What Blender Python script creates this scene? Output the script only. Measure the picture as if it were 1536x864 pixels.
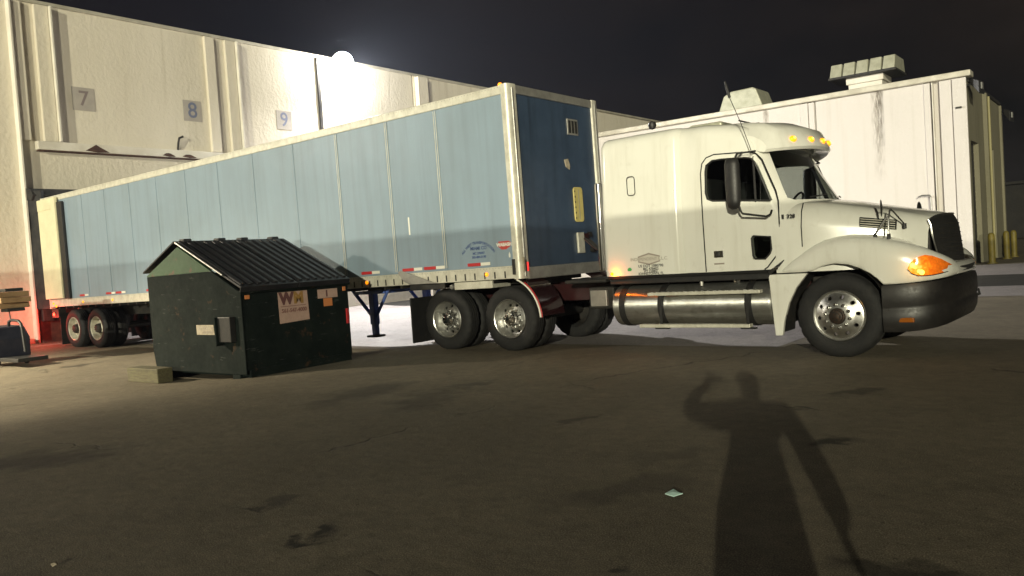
import bpy, bmesh, math, random
from mathutils import Vector, Matrix, Quaternion
R = math.radians
random.seed(7)
scene = bpy.context.scene
for o in list(bpy.data.objects):
    bpy.data.objects.remove(o)
COL = scene.collection

# ------------------------------------------------------------------ camera
F = 1230.58
CAM = Vector((7.61, -10.04, 1.4745)); PITCH = .0378; ROLL = .0668; YAW = .6585
fwd = Vector((-math.sin(YAW)*math.cos(PITCH), math.cos(YAW)*math.cos(PITCH), -math.sin(PITCH)))
rt0 = Vector((math.cos(YAW), math.sin(YAW), 0)); up0 = rt0.cross(fwd)
rt = rt0*math.cos(ROLL) - up0*math.sin(ROLL); up = rt0*math.sin(ROLL) + up0*math.cos(ROLL)
cd = bpy.data.cameras.new('camera'); cam = bpy.data.objects.new('camera', cd); COL.objects.link(cam)
cd.sensor_width = 36; cd.lens = F/1536*36; cd.clip_start = .03; cd.clip_end = 2000
cam.matrix_world = Matrix(((rt.x, up.x, -fwd.x, CAM.x), (rt.y, up.y, -fwd.y, CAM.y), (rt.z, up.z, -fwd.z, CAM.z), (0, 0, 0, 1)))
scene.camera = cam
def px(x, y, ax, v):
    d = fwd + rt*((x-768)/F) - up*((y-432)/F)
    return CAM + d*((v-CAM[ax])/d[ax])

# ------------------------------------------------------------------ sky, key light, exposure
SUN = Vector((-.409, .899, -.1586)).normalized()
w = bpy.data.worlds.new('World'); scene.world = w; w.use_nodes = True
nt = w.node_tree; nt.nodes.clear()
def wn(t, **k):
    n = nt.nodes.new(t)
    for a, b in k.items(): setattr(n, a, b)
    return n
wo = wn('ShaderNodeOutputWorld'); bg = wn('ShaderNodeBackground'); tc = wn('ShaderNodeTexCoord')
mp = wn('ShaderNodeMapping'); mp.inputs['Scale'].default_value = (1, 1, 2.2)
nz = wn('ShaderNodeTexNoise'); nz.inputs['Scale'].default_value = 3.2; nz.inputs['Detail'].default_value = 6; nz.inputs['Roughness'].default_value = .55
cr = wn('ShaderNodeValToRGB')
cr.color_ramp.elements[0].position = .36; cr.color_ramp.elements[0].color = (.0042, .0036, .0034, 1)
cr.color_ramp.elements[1].position = .68; cr.color_ramp.elements[1].color = (.024, .0165, .0125, 1)
sepx = wn('ShaderNodeVectorMath', operation='DOT_PRODUCT'); sepx.inputs[1].default_value = (-.93, .37, 0)
mr = wn('ShaderNodeMapRange'); mr.inputs['From Min'].default_value = .45; mr.inputs['From Max'].default_value = 1.0
mixc = wn('ShaderNodeMix', data_type='RGBA'); mixc.inputs['B'].default_value = (.0105, .0098, .0150, 1)
mixm = wn('ShaderNodeMath', operation='MULTIPLY'); mixm.inputs[1].default_value = .75
sky = wn('ShaderNodeTexSky', sky_type='NISHITA'); sky.sun_disc = False
sky.sun_elevation = R(9); sky.sun_rotation = math.atan2(.409, -.899)
sks = wn('ShaderNodeMix', data_type='RGBA', blend_type='ADD'); sks.inputs[0].default_value = .00003
L = nt.links.new
L(tc.outputs['Generated'], mp.inputs['Vector']); L(mp.outputs[0], nz.inputs['Vector']); L(nz.outputs['Fac'], cr.inputs[0])
L(tc.outputs['Generated'], sepx.inputs[0]); L(sepx.outputs['Value'], mr.inputs['Value']); L(mr.outputs[0], mixm.inputs[0])
L(mixm.outputs[0], mixc.inputs['Factor']); L(cr.outputs[0], mixc.inputs['A'])
L(mixc.outputs['Result'], sks.inputs['A']); L(sky.outputs[0], sks.inputs['B'])
L(sks.outputs['Result'], bg.inputs['Color']); L(bg.outputs[0], wo.inputs[0]); bg.inputs['Strength'].default_value = .7

sl = bpy.data.lights.new('sun', 'SUN'); sl.energy = 2.5; sl.angle = R(.4); sl.color = (1, .95, .70)
so = bpy.data.objects.new('sun', sl); COL.objects.link(so); so.rotation_euler = SUN.to_track_quat('-Z', 'Y').to_euler(); so.location = (30, -60, 20)
vs = scene.view_settings; vs.view_transform = 'Standard'; vs.look = 'None'; vs.exposure = 0; vs.gamma = 1; vs.use_curve_mapping = False
scene.render.resolution_x = 1024; scene.render.resolution_y = 576
scene.render.engine = 'CYCLES'
scene.cycles.max_bounces = 6; scene.cycles.diffuse_bounces = 3; scene.cycles.glossy_bounces = 3; scene.cycles.volume_bounces = 0; scene.cycles.transparent_max_bounces = 8

# ------------------------------------------------------------------ materials
MATS = {}
def P(name, col, rough=.5, metal=0., emit=None, es=0., coat=0., spec=None):
    if name in MATS: return MATS[name]
    m = bpy.data.materials.new(name); m.use_nodes = True; b = m.node_tree.nodes['Principled BSDF']
    b.inputs['Base Color'].default_value = (*col, 1); b.inputs['Roughness'].default_value = rough; b.inputs['Metallic'].default_value = metal
    if emit: b.inputs['Emission Color'].default_value = (*emit, 1); b.inputs['Emission Strength'].default_value = es
    b.inputs['Coat Weight'].default_value = coat; b.inputs['Coat Roughness'].default_value = .08
    if spec is not None: b.inputs['Specular IOR Level'].default_value = spec
    MATS[name] = m; return m
def worn(name, col, col2, scale=2., rough=.5, metal=0., bump=.1, bscale=40., stretch=(1, 1, 1), coat=0., lo=.4, hi=.65, rvar=.15, bdist=.01, detail=6, spec=None):
    """two-tone noise colour with fine bump and roughness variation"""
    m = P(name, col, rough, metal, coat=coat, spec=spec); t = m.node_tree; b = t.nodes['Principled BSDF']
    def n(k): return t.nodes.new(k)
    tc = n('ShaderNodeTexCoord'); mp = n('ShaderNodeMapping'); mp.inputs['Scale'].default_value = stretch
    a = n('ShaderNodeTexNoise'); a.inputs['Scale'].default_value = scale; a.inputs['Detail'].default_value = detail; a.inputs['Roughness'].default_value = .62
    r = n('ShaderNodeValToRGB'); r.color_ramp.elements[0].position = lo; r.color_ramp.elements[1].position = hi
    r.color_ramp.elements[0].color = (*col, 1); r.color_ramp.elements[1].color = (*col2, 1)
    l = t.links.new
    l(tc.outputs['Object'], mp.inputs[0]); l(mp.outputs[0], a.inputs['Vector']); l(a.outputs['Fac'], r.inputs[0]); l(r.outputs[0], b.inputs['Base Color'])
    rm = n('ShaderNodeMapRange'); rm.inputs['To Min'].default_value = max(.02, rough-rvar); rm.inputs['To Max'].default_value = min(1, rough+rvar)
    a2 = n('ShaderNodeTexNoise'); a2.inputs['Scale'].default_value = scale*4.3; a2.inputs['Detail'].default_value = 4
    l(tc.outputs['Object'], a2.inputs['Vector']); l(a2.outputs['Fac'], rm.inputs['Value']); l(rm.outputs[0], b.inputs['Roughness'])
    if bump:
        c = n('ShaderNodeTexNoise'); c.inputs['Scale'].default_value = bscale; c.inputs['Detail'].default_value = 3
        bp = n('ShaderNodeBump'); bp.inputs['Strength'].default_value = bump; bp.inputs['Distance'].default_value = bdist
        l(tc.outputs['Object'], c.inputs['Vector']); l(c.outputs['Fac'], bp.inputs['Height']); l(bp.outputs[0], b.inputs['Normal'])
    return m

white_paint = worn('truck_paint', (.81, .805, .74), (.76, .75, .68), 1.6, .20, 0, .03, 7., coat=.6, rvar=.06, lo=.35, hi=.8)
cab_dark = P('cab_lining', (.02, .02, .021), .8)
glass_m = bpy.data.materials.new('window_glass'); glass_m.use_nodes = True
_t = glass_m.node_tree; _t.nodes.clear()
_o = _t.nodes.new('ShaderNodeOutputMaterial'); _mx = _t.nodes.new('ShaderNodeMixShader'); _tr = _t.nodes.new('ShaderNodeBsdfTransparent'); _gl = _t.nodes.new('ShaderNodeBsdfGlossy'); _fr = _t.nodes.new('ShaderNodeLayerWeight'); _pw = _t.nodes.new('ShaderNodeMath'); _ma = _t.nodes.new('ShaderNodeMath')
_tr.inputs[0].default_value = (.5, .53, .51, 1); _gl.inputs['Roughness'].default_value = .02; _pw.operation = 'POWER'; _pw.inputs[1].default_value = 4.; _ma.operation = 'MULTIPLY_ADD'; _ma.inputs[1].default_value = .9; _ma.inputs[2].default_value = .05
_t.links.new(_fr.outputs['Facing'], _pw.inputs[0]); _t.links.new(_pw.outputs[0], _ma.inputs[0]); _t.links.new(_ma.outputs[0], _mx.inputs[0]); _t.links.new(_tr.outputs[0], _mx.inputs[1]); _t.links.new(_gl.outputs[0], _mx.inputs[2]); _t.links.new(_mx.outputs[0], _o.inputs[0])
black_rubber = worn('tyre_rubber', (.008, .008, .009), (.014, .0135, .013), 9, .75, 0, .25, 60, rvar=.1)
seal_rubber = worn('seal_rubber', (.012, .012, .013), (.03, .028, .026), 5, .8, 0, .4, 14, bdist=.03)
black_plastic = worn('black_plastic', (.016, .016, .017), (.024, .023, .022), 12, .5, 0, .1, 120)
gap_m = P('panel_gap', (.006, .006, .006), .9)
bumper_m = worn('bumper_plastic', (.011, .010, .010), (.018, .016, .015), 6, .45, 0, .05, 60)
alu = worn('polished_aluminium', (.72, .72, .70), (.58, .57, .54), 14, .34, 1., .05, 60, rvar=.1)
brushed = worn('brushed_aluminium', (.66, .66, .64), (.5, .5, .47), 3, .42, 1., .08, 30, stretch=(.6, 6, 6), rvar=.12)
chrome = P('chrome', (.85, .85, .84), .1, 1.)
_b = brushed.node_tree.nodes['Principled BSDF']; _b.inputs['Anisotropic'].default_value = .92; _b.inputs['Anisotropic Rotation'].default_value = .25; _b.inputs['Metallic'].default_value = .9
_tg = brushed.node_tree.nodes.new('ShaderNodeTangent'); _tg.direction_type = 'RADIAL'; _tg.axis = 'X'; brushed.node_tree.links.new(_tg.outputs[0], _b.inputs['Tangent'])
steel_white = worn('wheel_white', (.62, .60, .50), (.45, .42, .33), 8, .45, .2, .05, 60)
frame_m = worn('maroon_frame', (.035, .008, .009), (.025, .01, .01), 5, .4, 0, .1, 40)
maroon_gloss = worn('maroon_fender', (.026, .008, .009), (.02, .007, .008), 5, .2, 0, .03, 40, coat=.5)
dark_iron = worn('dark_iron', (.02, .02, .02), (.04, .035, .03), 7, .65, .2, .2, 50)
hub_dark = worn('hub_dark', (.03, .028, .025), (.07, .04, .025), 30, .5, .6, .1, 80)
# trailer
blue_side = worn('trailer_blue', (.255, .335, .415), (.24, .315, .39), 1.1, .38, 0, .06, 5., stretch=(1, 1, .35), rvar=.08, bdist=.02)
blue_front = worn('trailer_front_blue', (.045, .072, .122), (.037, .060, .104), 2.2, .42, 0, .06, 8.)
rail_m = worn('trailer_rail', (.74, .72, .62), (.6, .58, .49), 6, .42, .25, .1, 50)
rail_grey = worn('trailer_rail_grey', (.40, .39, .36), (.3, .29, .27), 6, .4, .5, .1, 50)
door_cream = worn('trailer_door', (.74, .70, .48), (.66, .62, .42), 3, .5, 0, .05, 20)
tape_red = P('tape_red', (.52, .03, .035), .35); tape_white = P('tape_white', (.82, .80, .72), .35)
decal_blue = P('decal_blue', (.05, .09, .24), .5); decal_black = P('decal_black', (.03, .03, .03), .5); decal_red = P('decal_red', (.5, .06, .05), .5); decal_white = P('decal_white', (.8, .78, .7), .5); decal_green = P('decal_green', (.05, .4, .12), .5); decal_grey = P('decal_grey', (.33, .29, .25), .5); decal_pale = P('decal_pale', (.6, .57, .5), .5)
blue_leg = worn('landing_blue', (.10, .17, .52), (.08, .13, .34), 8, .45, 0, .1, 40)
amber = P('amber_lamp', (.9, .4, .03), .3, emit=(1, .27, .004), es=1.7)
amber_soft = P('amber_lens', (.45, .10, .01), .15, emit=(1, .22, .005), es=1.15, coat=.8)
_t = amber_soft.node_tree; _c = _t.nodes.new('ShaderNodeTexCoord'); _s = _t.nodes.new('ShaderNodeSeparateXYZ'); _cb = _t.nodes.new('ShaderNodeCombineXYZ'); _d = _t.nodes.new('ShaderNodeVectorMath'); _d.operation = 'DISTANCE'; _d.inputs[1].default_value = (5.535, 0, 1.045); _r = _t.nodes.new('ShaderNodeValToRGB')
_nz = _t.nodes.new('ShaderNodeTexNoise'); _nz.inputs['Scale'].default_value = 30; _ad = _t.nodes.new('ShaderNodeMath'); _ad.operation = 'MULTIPLY_ADD'; _ad.inputs[1].default_value = .22; _sb = _t.nodes.new('ShaderNodeMath'); _sb.operation = 'SUBTRACT'; _sb.inputs[1].default_value = .11
_e = _r.color_ramp.elements; _e[0].position = .02; _e[0].color = (1, .62, .10, 1); _e[1].position = .36; _e[1].color = (.05, .010, .0, 1); _q = _e.new(.08); _q.color = (1, .30, .012, 1); _q = _e.new(.16); _q.color = (.55, .10, .002, 1)
_l = _t.links.new; _l(_c.outputs['Object'], _s.inputs[0]); _l(_s.outputs['X'], _cb.inputs['X']); _l(_s.outputs['Z'], _cb.inputs['Z']); _l(_cb.outputs[0], _d.inputs[0]); _l(_c.outputs['Object'], _nz.inputs['Vector']); _l(_nz.outputs['Fac'], _ad.inputs[0]); _l(_d.outputs['Value'], _ad.inputs[2]); _l(_ad.outputs[0], _sb.inputs[0]); _l(_sb.outputs[0], _r.inputs[0]); _l(_r.outputs[0], _t.nodes['Principled BSDF'].inputs['Emission Color'])
amber_off = P('amber_reflector', (.30, .09, .01), .25)
amber_hot = P('amber_bulb', (.9, .5, .05), .3, emit=(1, .62, .10), es=2.6)
red_dim = P('red_side_lamp', (.7, .03, .03), .3, emit=(1, .06, .05), es=.8)
red_lamp = P('red_lamp', (.8, .03, .02), .3, emit=(1, .07, .03), es=6)
def grime(m, amt=.35, dark=.55, sc=(5, 5, .35), lo=.5, hi=.8, scale=1.6):
    """rain streaks and road dust of their own shape over the paint"""
    t = m.node_tree; b = t.nodes['Principled BSDF']; n = t.nodes.new; l = t.links.new
    src = b.inputs['Base Color'].links[0].from_socket
    tc = n('ShaderNodeTexCoord'); mp = n('ShaderNodeMapping'); mp.inputs['Scale'].default_value = sc
    a = n('ShaderNodeTexNoise'); a.inputs['Scale'].default_value = scale; a.inputs['Detail'].default_value = 8; a.inputs['Roughness'].default_value = .65
    r = n('ShaderNodeValToRGB'); r.color_ramp.elements[0].position = lo; r.color_ramp.elements[1].position = hi; r.color_ramp.elements[0].color = (0, 0, 0, 1); r.color_ramp.elements[1].color = (amt, amt, amt, 1)
    mx = n('ShaderNodeMix'); mx.data_type = 'RGBA'; mx.blend_type = 'MULTIPLY'; mx.inputs['B'].default_value = (dark, dark*.95, dark*.85, 1)
    l(tc.outputs['Object'], mp.inputs[0]); l(mp.outputs[0], a.inputs['Vector']); l(a.outputs['Fac'], r.inputs[0]); l(r.outputs[0], mx.inputs['Factor']); l(src, mx.inputs['A']); l(mx.outputs['Result'], b.inputs['Base Color'])
    return m
grime(white_paint, .35, .65); grime(white_paint, .4, .6, (2, 2, 2), .6, .78, 3.5)
grime(blue_side, .40, .65, (4, 4, .22), .45, .78); grime(blue_side, .25, .75, (.5, 1, .5), .45, .65, 1.2); grime(blue_side, .7, .5, (6, 6, 6), .68, .76, 2.5)
grime(blue_front, .8, .5); grime(rail_m, .5, .55, (6, 6, 2), .5, .75, 2.5); grime(brushed, .7, .5, (3, 3, 3), .5, .75, 2.)
# buildings
def stucco(name, c1, c2, c3, bump=.5, bs=9.):
    m = worn(name, c1, c2, .35, .85, 0, bump, bs, stretch=(1, 1, .45), rvar=.08, bdist=.03, spec=.25)
    t = m.node_tree; b = t.nodes['Principled BSDF']; n = t.nodes.new; l = t.links.new
    tc = n('ShaderNodeTexCoord'); mp = n('ShaderNodeMapping'); mp.inputs['Scale'].default_value = (3.5, 3.5, .16)
    a = n('ShaderNodeTexNoise'); a.inputs['Scale'].default_value = 1.3; a.inputs['Detail'].default_value = 7
    r = n('ShaderNodeValToRGB'); r.color_ramp.elements[0].position = .56; r.color_ramp.elements[1].position = .78
    r.color_ramp.elements[0].color = (0, 0, 0, 1); r.color_ramp.elements[1].color = (.75, .75, .75, 1)
    mx = n('ShaderNodeMix'); mx.data_type = 'RGBA'; mx.inputs['B'].default_value = (*c3, 1)
    src = b.inputs['Base Color'].links[0].from_socket
    l(tc.outputs['Object'], mp.inputs[0]); l(mp.outputs[0], a.inputs['Vector']); l(a.outputs['Fac'], r.inputs[0]); l(r.outputs[0], mx.inputs['Factor']); l(src, mx.inputs['A']); l(mx.outputs['Result'], b.inputs['Base Color'])
    # coarse trowel texture added to bump height
    v = n('ShaderNodeTexVoronoi'); v.inputs['Scale'].default_value = 4.; mp2 = n('ShaderNodeMapping'); mp2.inputs['Scale'].default_value = (1.2, 1.2, .5)
    nn = n('ShaderNodeTexNoise'); nn.inputs['Scale'].default_value = 2.4; nn.inputs['Detail'].default_value = 5; nn.inputs['Distortion'].default_value = 1.2
    bp0 = b.inputs['Normal'].links[0].from_node
    bp = n('ShaderNodeBump'); bp.inputs['Strength'].default_value = .32; bp.inputs['Distance'].default_value = .045
    l(tc.outputs['Object'], mp2.inputs[0]); l(mp2.outputs[0], nn.inputs['Vector']); l(nn.outputs['Fac'], bp.inputs['Height']); l(bp0.outputs[0], bp.inputs['Normal']); l(bp.outputs[0], b.inputs['Normal'])
    return m
wall_white = stucco('white_stucco', (.62, .585, .56), (.60, .565, .54), (.54, .51, .47))
wall_left = stucco('cream_stucco', (.70, .65, .55), (.65, .60, .50), (.56, .51, .41))
wall_end = stucco('shade_toned_stucco', (.20, .185, .13), (.16, .15, .10), (.12, .11, .08))  # end wall's shade put into the colour, darker than the front stucco
trim_white = worn('white_trim', (.74, .71, .63), (.62, .58, .5), 1.2, .7, 0, .2, 15)
coping_m = worn('metal_coping', (.60, .57, .48), (.45, .42, .34), 1.5, .55, .3, .1, 20)
rust_m = worn('rusty_edge', (.05, .025, .02), (.10, .05, .035), 6, .9, 0, .3, 30)
plate_m = worn('number_panel_grey', (.42, .385, .345), (.37, .34, .31), 3, .8, 0, .2, 20)
dark_open = P('dark_opening', (.012, .011, .010), .9)
vent_m = worn('vent_metal', (.46, .46, .36), (.36, .36, .27), 4, .5, .2, .1, 30)
yellow_m = worn('bollard_yellow', (.15, .115, .012), (.10, .08, .012), 5, .6, 0, .2, 30)
lamp_lens = P('lamp_lens', (1, 1, 1), .3, emit=(1, .97, .90), es=230)
lamp_dim = P('lamp_lens_unlit', (.25, .25, .24), .2)
# dumpster
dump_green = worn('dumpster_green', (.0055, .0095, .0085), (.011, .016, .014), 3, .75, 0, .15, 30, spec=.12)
dump_green_lit = worn('dumpster_lit_green', (.028, .075, .03), (.022, .058, .024), 3, .55, 0, .1, 30)  # greener gable tone paints in lamp light above the shadow edge
lid_m = worn('dumpster_lid', (.014, .014, .018), (.024, .023, .027), 5, .38, 0, .1, 40)
def scuff(m, col, scale=5., lo=.66, hi=.70, sc=(1, 1, 1)):
    t = m.node_tree; b = t.nodes['Principled BSDF']; n = t.nodes.new; l = t.links.new
    src = b.inputs['Base Color'].links[0].from_socket; tc = n('ShaderNodeTexCoord'); mp = n('ShaderNodeMapping'); mp.inputs['Scale'].default_value = sc
    a = n('ShaderNodeTexNoise'); a.inputs['Scale'].default_value = scale; a.inputs['Detail'].default_value = 9; a.inputs['Roughness'].default_value = .7
    r = n('ShaderNodeValToRGB'); r.color_ramp.elements[0].position = lo; r.color_ramp.elements[1].position = hi; r.color_ramp.elements[0].color = (0, 0, 0, 1)
    mx = n('ShaderNodeMix'); mx.data_type = 'RGBA'; mx.inputs['B'].default_value = (*col, 1)
    l(tc.outputs['Object'], mp.inputs[0]); l(mp.outputs[0], a.inputs['Vector']); l(a.outputs['Fac'], r.inputs[0]); l(r.outputs[0], mx.inputs['Factor']); l(src, mx.inputs['A']); l(mx.outputs['Result'], b.inputs['Base Color'])
scuff(dump_green, (.06, .035, .02), 3.5, .60, .68); scuff(dump_green, (.05, .055, .05), 6., .63, .66, (.4, .4, 3)); scuff(dump_green_lit, (.09, .05, .03), 4., .6, .66)
scuff(lid_m, (.05, .05, .05), 5., .58, .72, (.6, 4, 4)); scuff(black_rubber, (.028, .026, .023), 7., .55, .8); scuff(bumper_m, (.05, .046, .04), 9., .6, .8, (1, 1, 3))
label_m = worn('sign_sticker', (.50, .34, .28), (.44, .29, .24), 9, .5, 0, 0)
label_tan = worn('plate_tan', (.46, .40, .30), (.3, .25, .18), 14, .6, 0, 0)
label_or = P('sticker_orange', (.62, .22, .07), .5)
wood_m = worn('weathered_wood', (.11, .10, .05), (.07, .06, .035), 5, .8, 0, .3, 30, stretch=(1, 8, 8))
cart_blue = worn('cart_blue', (.016, .018, .034), (.03, .03, .045), 5, .5, 0, .1, 40)
card_m = worn('cardboard', (.34, .22, .11), (.26, .16, .08), 4, .85, 0, .1, 30)
cloth_m = worn('jacket_cloth', (.02, .022, .03), (.03, .032, .04), 10, .9, 0, .3, 90)
skin_m = P('skin', (.42, .26, .18), .5); hair_m = P('cap_cloth', (.02, .02, .025), .9)
paper_m = P('paper_scrap', (.62, .88, .82), .6)
leaf_m = worn('tree_leaf', (.008, .012, .006), (.018, .022, .010), 3, .8, 0, 0)
bark_m = worn('tree_bark', (.03, .025, .02), (.05, .04, .03), 6, .9, 0, .3, 20)
far_wall = worn('far_shed_wall', (.012, .011, .010), (.02, .018, .015), 1, .9, 0, 0)

# ------------------------------------------------------------------ mesh helpers
class MB:
    def __init__(s): s.v = []; s.f = []; s.m = []; s.cur = 0
    def add(s, vs, fs):
        b = len(s.v); s.v += [tuple(v) for v in vs]; s.f += [tuple(i+b for i in f) for f in fs]; s.m += [s.cur]*len(fs); return s
    def box(s, x0, x1, y0, y1, z0, z1):
        v = [(x0,y0,z0),(x1,y0,z0),(x1,y1,z0),(x0,y1,z0),(x0,y0,z1),(x1,y0,z1),(x1,y1,z1),(x0,y1,z1)]
        return s.add(v, [(0,3,2,1),(4,5,6,7),(0,1,5,4),(1,2,6,5),(2,3,7,6),(3,0,4,7)])
    def prism(s, poly, ax, a, b):
        """poly: list of 2D points in the two other axes (xyz order); extruded on axis ax from a to b"""
        def mk(p, t): q = list(p); q.insert(ax, t); return tuple(q)
        n = len(poly); v = [mk(p, a) for p in poly]+[mk(p, b) for p in poly]
        return s.add(v, [tuple(range(n))[::-1], tuple(range(n, 2*n))]+[(i,(i+1)%n,n+(i+1)%n,n+i) for i in range(n)])
    def cyl(s, p0, p1, r0, r1=None, n=16, cap=True):
        r1 = r0 if r1 is None else r1
        p0, p1 = Vector(p0), Vector(p1); d = (p1-p0).normalized(); a = d.orthogonal().normalized(); b = d.cross(a)
        v = []; 
        for p, r in ((p0, r0), (p1, r1)):
            for i in range(n):
                t = 2*math.pi*i/n; v.append(p+a*(r*math.cos(t))+b*(r*math.sin(t)))
        f = [(i,(i+1)%n,n+(i+1)%n,n+i) for i in range(n)]
        if cap: f += [tuple(range(n))[::-1], tuple(range(n, 2*n))]
        return s.add(v, f)
    def tube(s, path, r, n=8, closed=False):
        pts = [Vector(p) for p in path]; m = len(pts); v = []; prev = None
        for i, p in enumerate(pts):
            q0 = pts[(i-1) % m] if (closed or i > 0) else p; q1 = pts[(i+1) % m] if (closed or i < m-1) else p
            d = (q1-q0).normalized()
            a = d.orthogonal().normalized() if prev is None else (prev-d*prev.dot(d)).normalized()
            prev = a; b = d.cross(a)
            rr = r[i] if isinstance(r, (list, tuple)) else r
            v += [p+a*(rr*math.cos(2*math.pi*k/n))+b*(rr*math.sin(2*math.pi*k/n)) for k in range(n)]
        f = []
        for i in range(m if closed else m-1):
            j = (i+1) % m
            f += [(i*n+k, i*n+(k+1)%n, j*n+(k+1)%n, j*n+k) for k in range(n)]
        if not closed: f += [tuple(range(n))[::-1], tuple((m-1)*n+k for k in range(n))]
        return s.add(v, f)
    def loft(s, rings, closed=True, cap=False):
        n = len(rings[0]); v = [p for r in rings for p in r]; f = []
        for i in range(len(rings)-1):
            for k in range(n if closed else n-1):
                f.append((i*n+k, i*n+(k+1)%n, (i+1)*n+(k+1)%n, (i+1)*n+k))
        if cap: f += [tuple(range(n))[::-1], tuple((len(rings)-1)*n+k for k in range(n))]
        return s.add(v, f)
    def lathe(s, prof, c=(0,0,0), n=48, ax=1, mod=None):
        """prof (r, t) turned round axis ax through c"""
        rings = []
        for i in range(n):
            t = 2*math.pi*i/n; ring = []
            for k, (r, y) in enumerate(prof):
                if mod: r = r+mod(i, k)
                a, b = r*math.cos(t), r*math.sin(t)
                q = [a, b]; q.insert(ax, y); ring.append((q[0]+c[0], q[1]+c[1], q[2]+c[2]))
            rings.append(ring)
        m = len(prof); v = [p for r in rings for p in r]
        f = [(i*m+k, ((i+1)%n)*m+k, ((i+1)%n)*m+k+1, i*m+k+1) for i in range(n) for k in range(m-1)]
        return s.add(v, f)
    def mesh(s, name='mesh'):
        me = bpy.data.meshes.new(name); me.from_pydata(s.v, [], s.f); me.validate()
        bm = bmesh.new(); bm.from_mesh(me); bmesh.ops.remove_doubles(bm, verts=bm.verts, dist=1e-5)
        bmesh.ops.recalc_face_normals(bm, faces=bm.faces); bm.to_mesh(me); bm.free()
        return me
    def build(s, name, mat, parent=None, smooth=None, bevel=0, seg=2, **k):
        return obj(name, s.mesh(name), mat, parent, smooth, bevel, seg, **k)
def obj(name, me, mat=None, parent=None, smooth=None, bevel=0, seg=2, label=None, cat=None, group=None, kind=None):
    if mat is not None:
        me.materials.clear()
        for m in (mat if isinstance(mat, (list, tuple)) else [mat]): me.materials.append(m)
    if smooth is not None:
        me.polygons.foreach_set('use_smooth', [True]*len(me.polygons)); me.set_sharp_from_angle(angle=R(smooth))
    o = bpy.data.objects.new(name, me); COL.objects.link(o)
    if parent:
        o.parent = parent
        if parent.type == 'EMPTY': o.matrix_parent_inverse = Matrix.Translation(-Vector(parent.location))
    if bevel:
        b = o.modifiers.new('bevel', 'BEVEL'); b.width = bevel; b.segments = seg; b.limit_method = 'ANGLE'; b.angle_limit = R(40)
    tag(o, label, cat, group, kind); return o
def tag(o, label=None, cat=None, group=None, kind=None):
    if label: o['label'] = label
    if cat: o['category'] = cat
    if group: o['group'] = group
    if kind: o['kind'] = kind
    return o
def thing(name, loc, label, cat, group=None, rot=None):
    o = bpy.data.objects.new(name, None); COL.objects.link(o); o.location = loc; o.empty_display_size = .2
    if rot: o.rotation_euler = rot
    return tag(o, label, cat, group)
def boxo(name, d, mat, parent=None, bevel=.004, **k): return MB().box(*d).build(name, mat, parent, bevel=bevel, **k)
def evalmesh(o):
    dg = bpy.context.evaluated_depsgraph_get(); dg.update()
    return bpy.data.meshes.new_from_object(o.evaluated_get(dg))
def boolean(me, cutters, solid=None, mats=None):
    o = bpy.data.objects.new('tmp', me); COL.objects.link(o); tmp = [o]
    for m in (mats or []): me.materials.append(m)
    if solid:
        sm = o.modifiers.new('s', 'SOLIDIFY'); sm.thickness = solid; sm.offset = -1; sm.material_offset = 1 if mats else 0; sm.material_offset_rim = 0
    for c in cutters:
        co = bpy.data.objects.new('cut', c); COL.objects.link(co); tmp.append(co)
        b = o.modifiers.new('b', 'BOOLEAN'); b.operation = 'DIFFERENCE'; b.solver = 'EXACT'; b.object = co
    r = evalmesh(o)
    for t in tmp: bpy.data.objects.remove(t)
    return r
def textmesh(txt, size, mat_r=0, align='CENTER', arc=None, bold=.0):
    c = bpy.data.curves.new('t', 'FONT'); c.body = txt; c.size = size; c.align_x = align; c.align_y = 'CENTER'; c.extrude = .0008; c.offset = bold; c.resolution_u = 3
    o = bpy.data.objects.new('t', c); COL.objects.link(o); me = evalmesh(o); bpy.data.objects.remove(o)
    if arc:
        for v in me.vertices:
            a = v.co.x/arc; r = arc+v.co.y; v.co.x = r*math.sin(a); v.co.y = r*math.cos(a)-arc
    return me
def place_text(name, txt, size, pos, right, upv, mat, parent, arc=None, bold=0., sx=1.):
    me = textmesh(txt, size, arc=arc, bold=bold); r = Vector(right).normalized(); u = Vector(upv).normalized(); n = r.cross(u)
    M = Matrix((( r.x*sx, u.x, n.x, pos[0]), (r.y*sx, u.y, n.y, pos[1]), (r.z*sx, u.z, n.z, pos[2]), (0, 0, 0, 1)))
    me.transform(M); return obj(name, me, mat, parent)
def interp(tab, x):
    if x <= tab[0][0]: return list(tab[0][1:])
    for a, b in zip(tab, tab[1:]):
        if x <= b[0]:
            t = (x-a[0])/(b[0]-a[0]); return [p+(q-p)*t for p, q in zip(a[1:], b[1:])]
    return list(tab[-1][1:])
def rrect(x0, x1, z0, z1, r, n=5):
    pts = []
    for cx, cz, a0 in ((x1-r, z1-r, 0), (x0+r, z1-r, 90), (x0+r, z0+r, 180), (x1-r, z0+r, 270)):
        pts += [(cx+r*math.cos(R(a0+90*k/n)), cz+r*math.sin(R(a0+90*k/n))) for k in range(n+1)]
    return pts
def spot(name, loc, aim, power, size, blend, col, rad=.1, parent=None):
    l = bpy.data.lights.new(name, 'SPOT'); l.energy = power; l.spot_size = R(size); l.spot_blend = blend; l.color = col; l.shadow_soft_size = rad
    o = bpy.data.objects.new(name, l); COL.objects.link(o); o.location = loc; o.rotation_euler = Vector(aim).to_track_quat('-Z', 'Y').to_euler()
    if parent: o.parent = parent; o.matrix_parent_inverse = Matrix.Translation(-Vector(parent.location))
    return o
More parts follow.
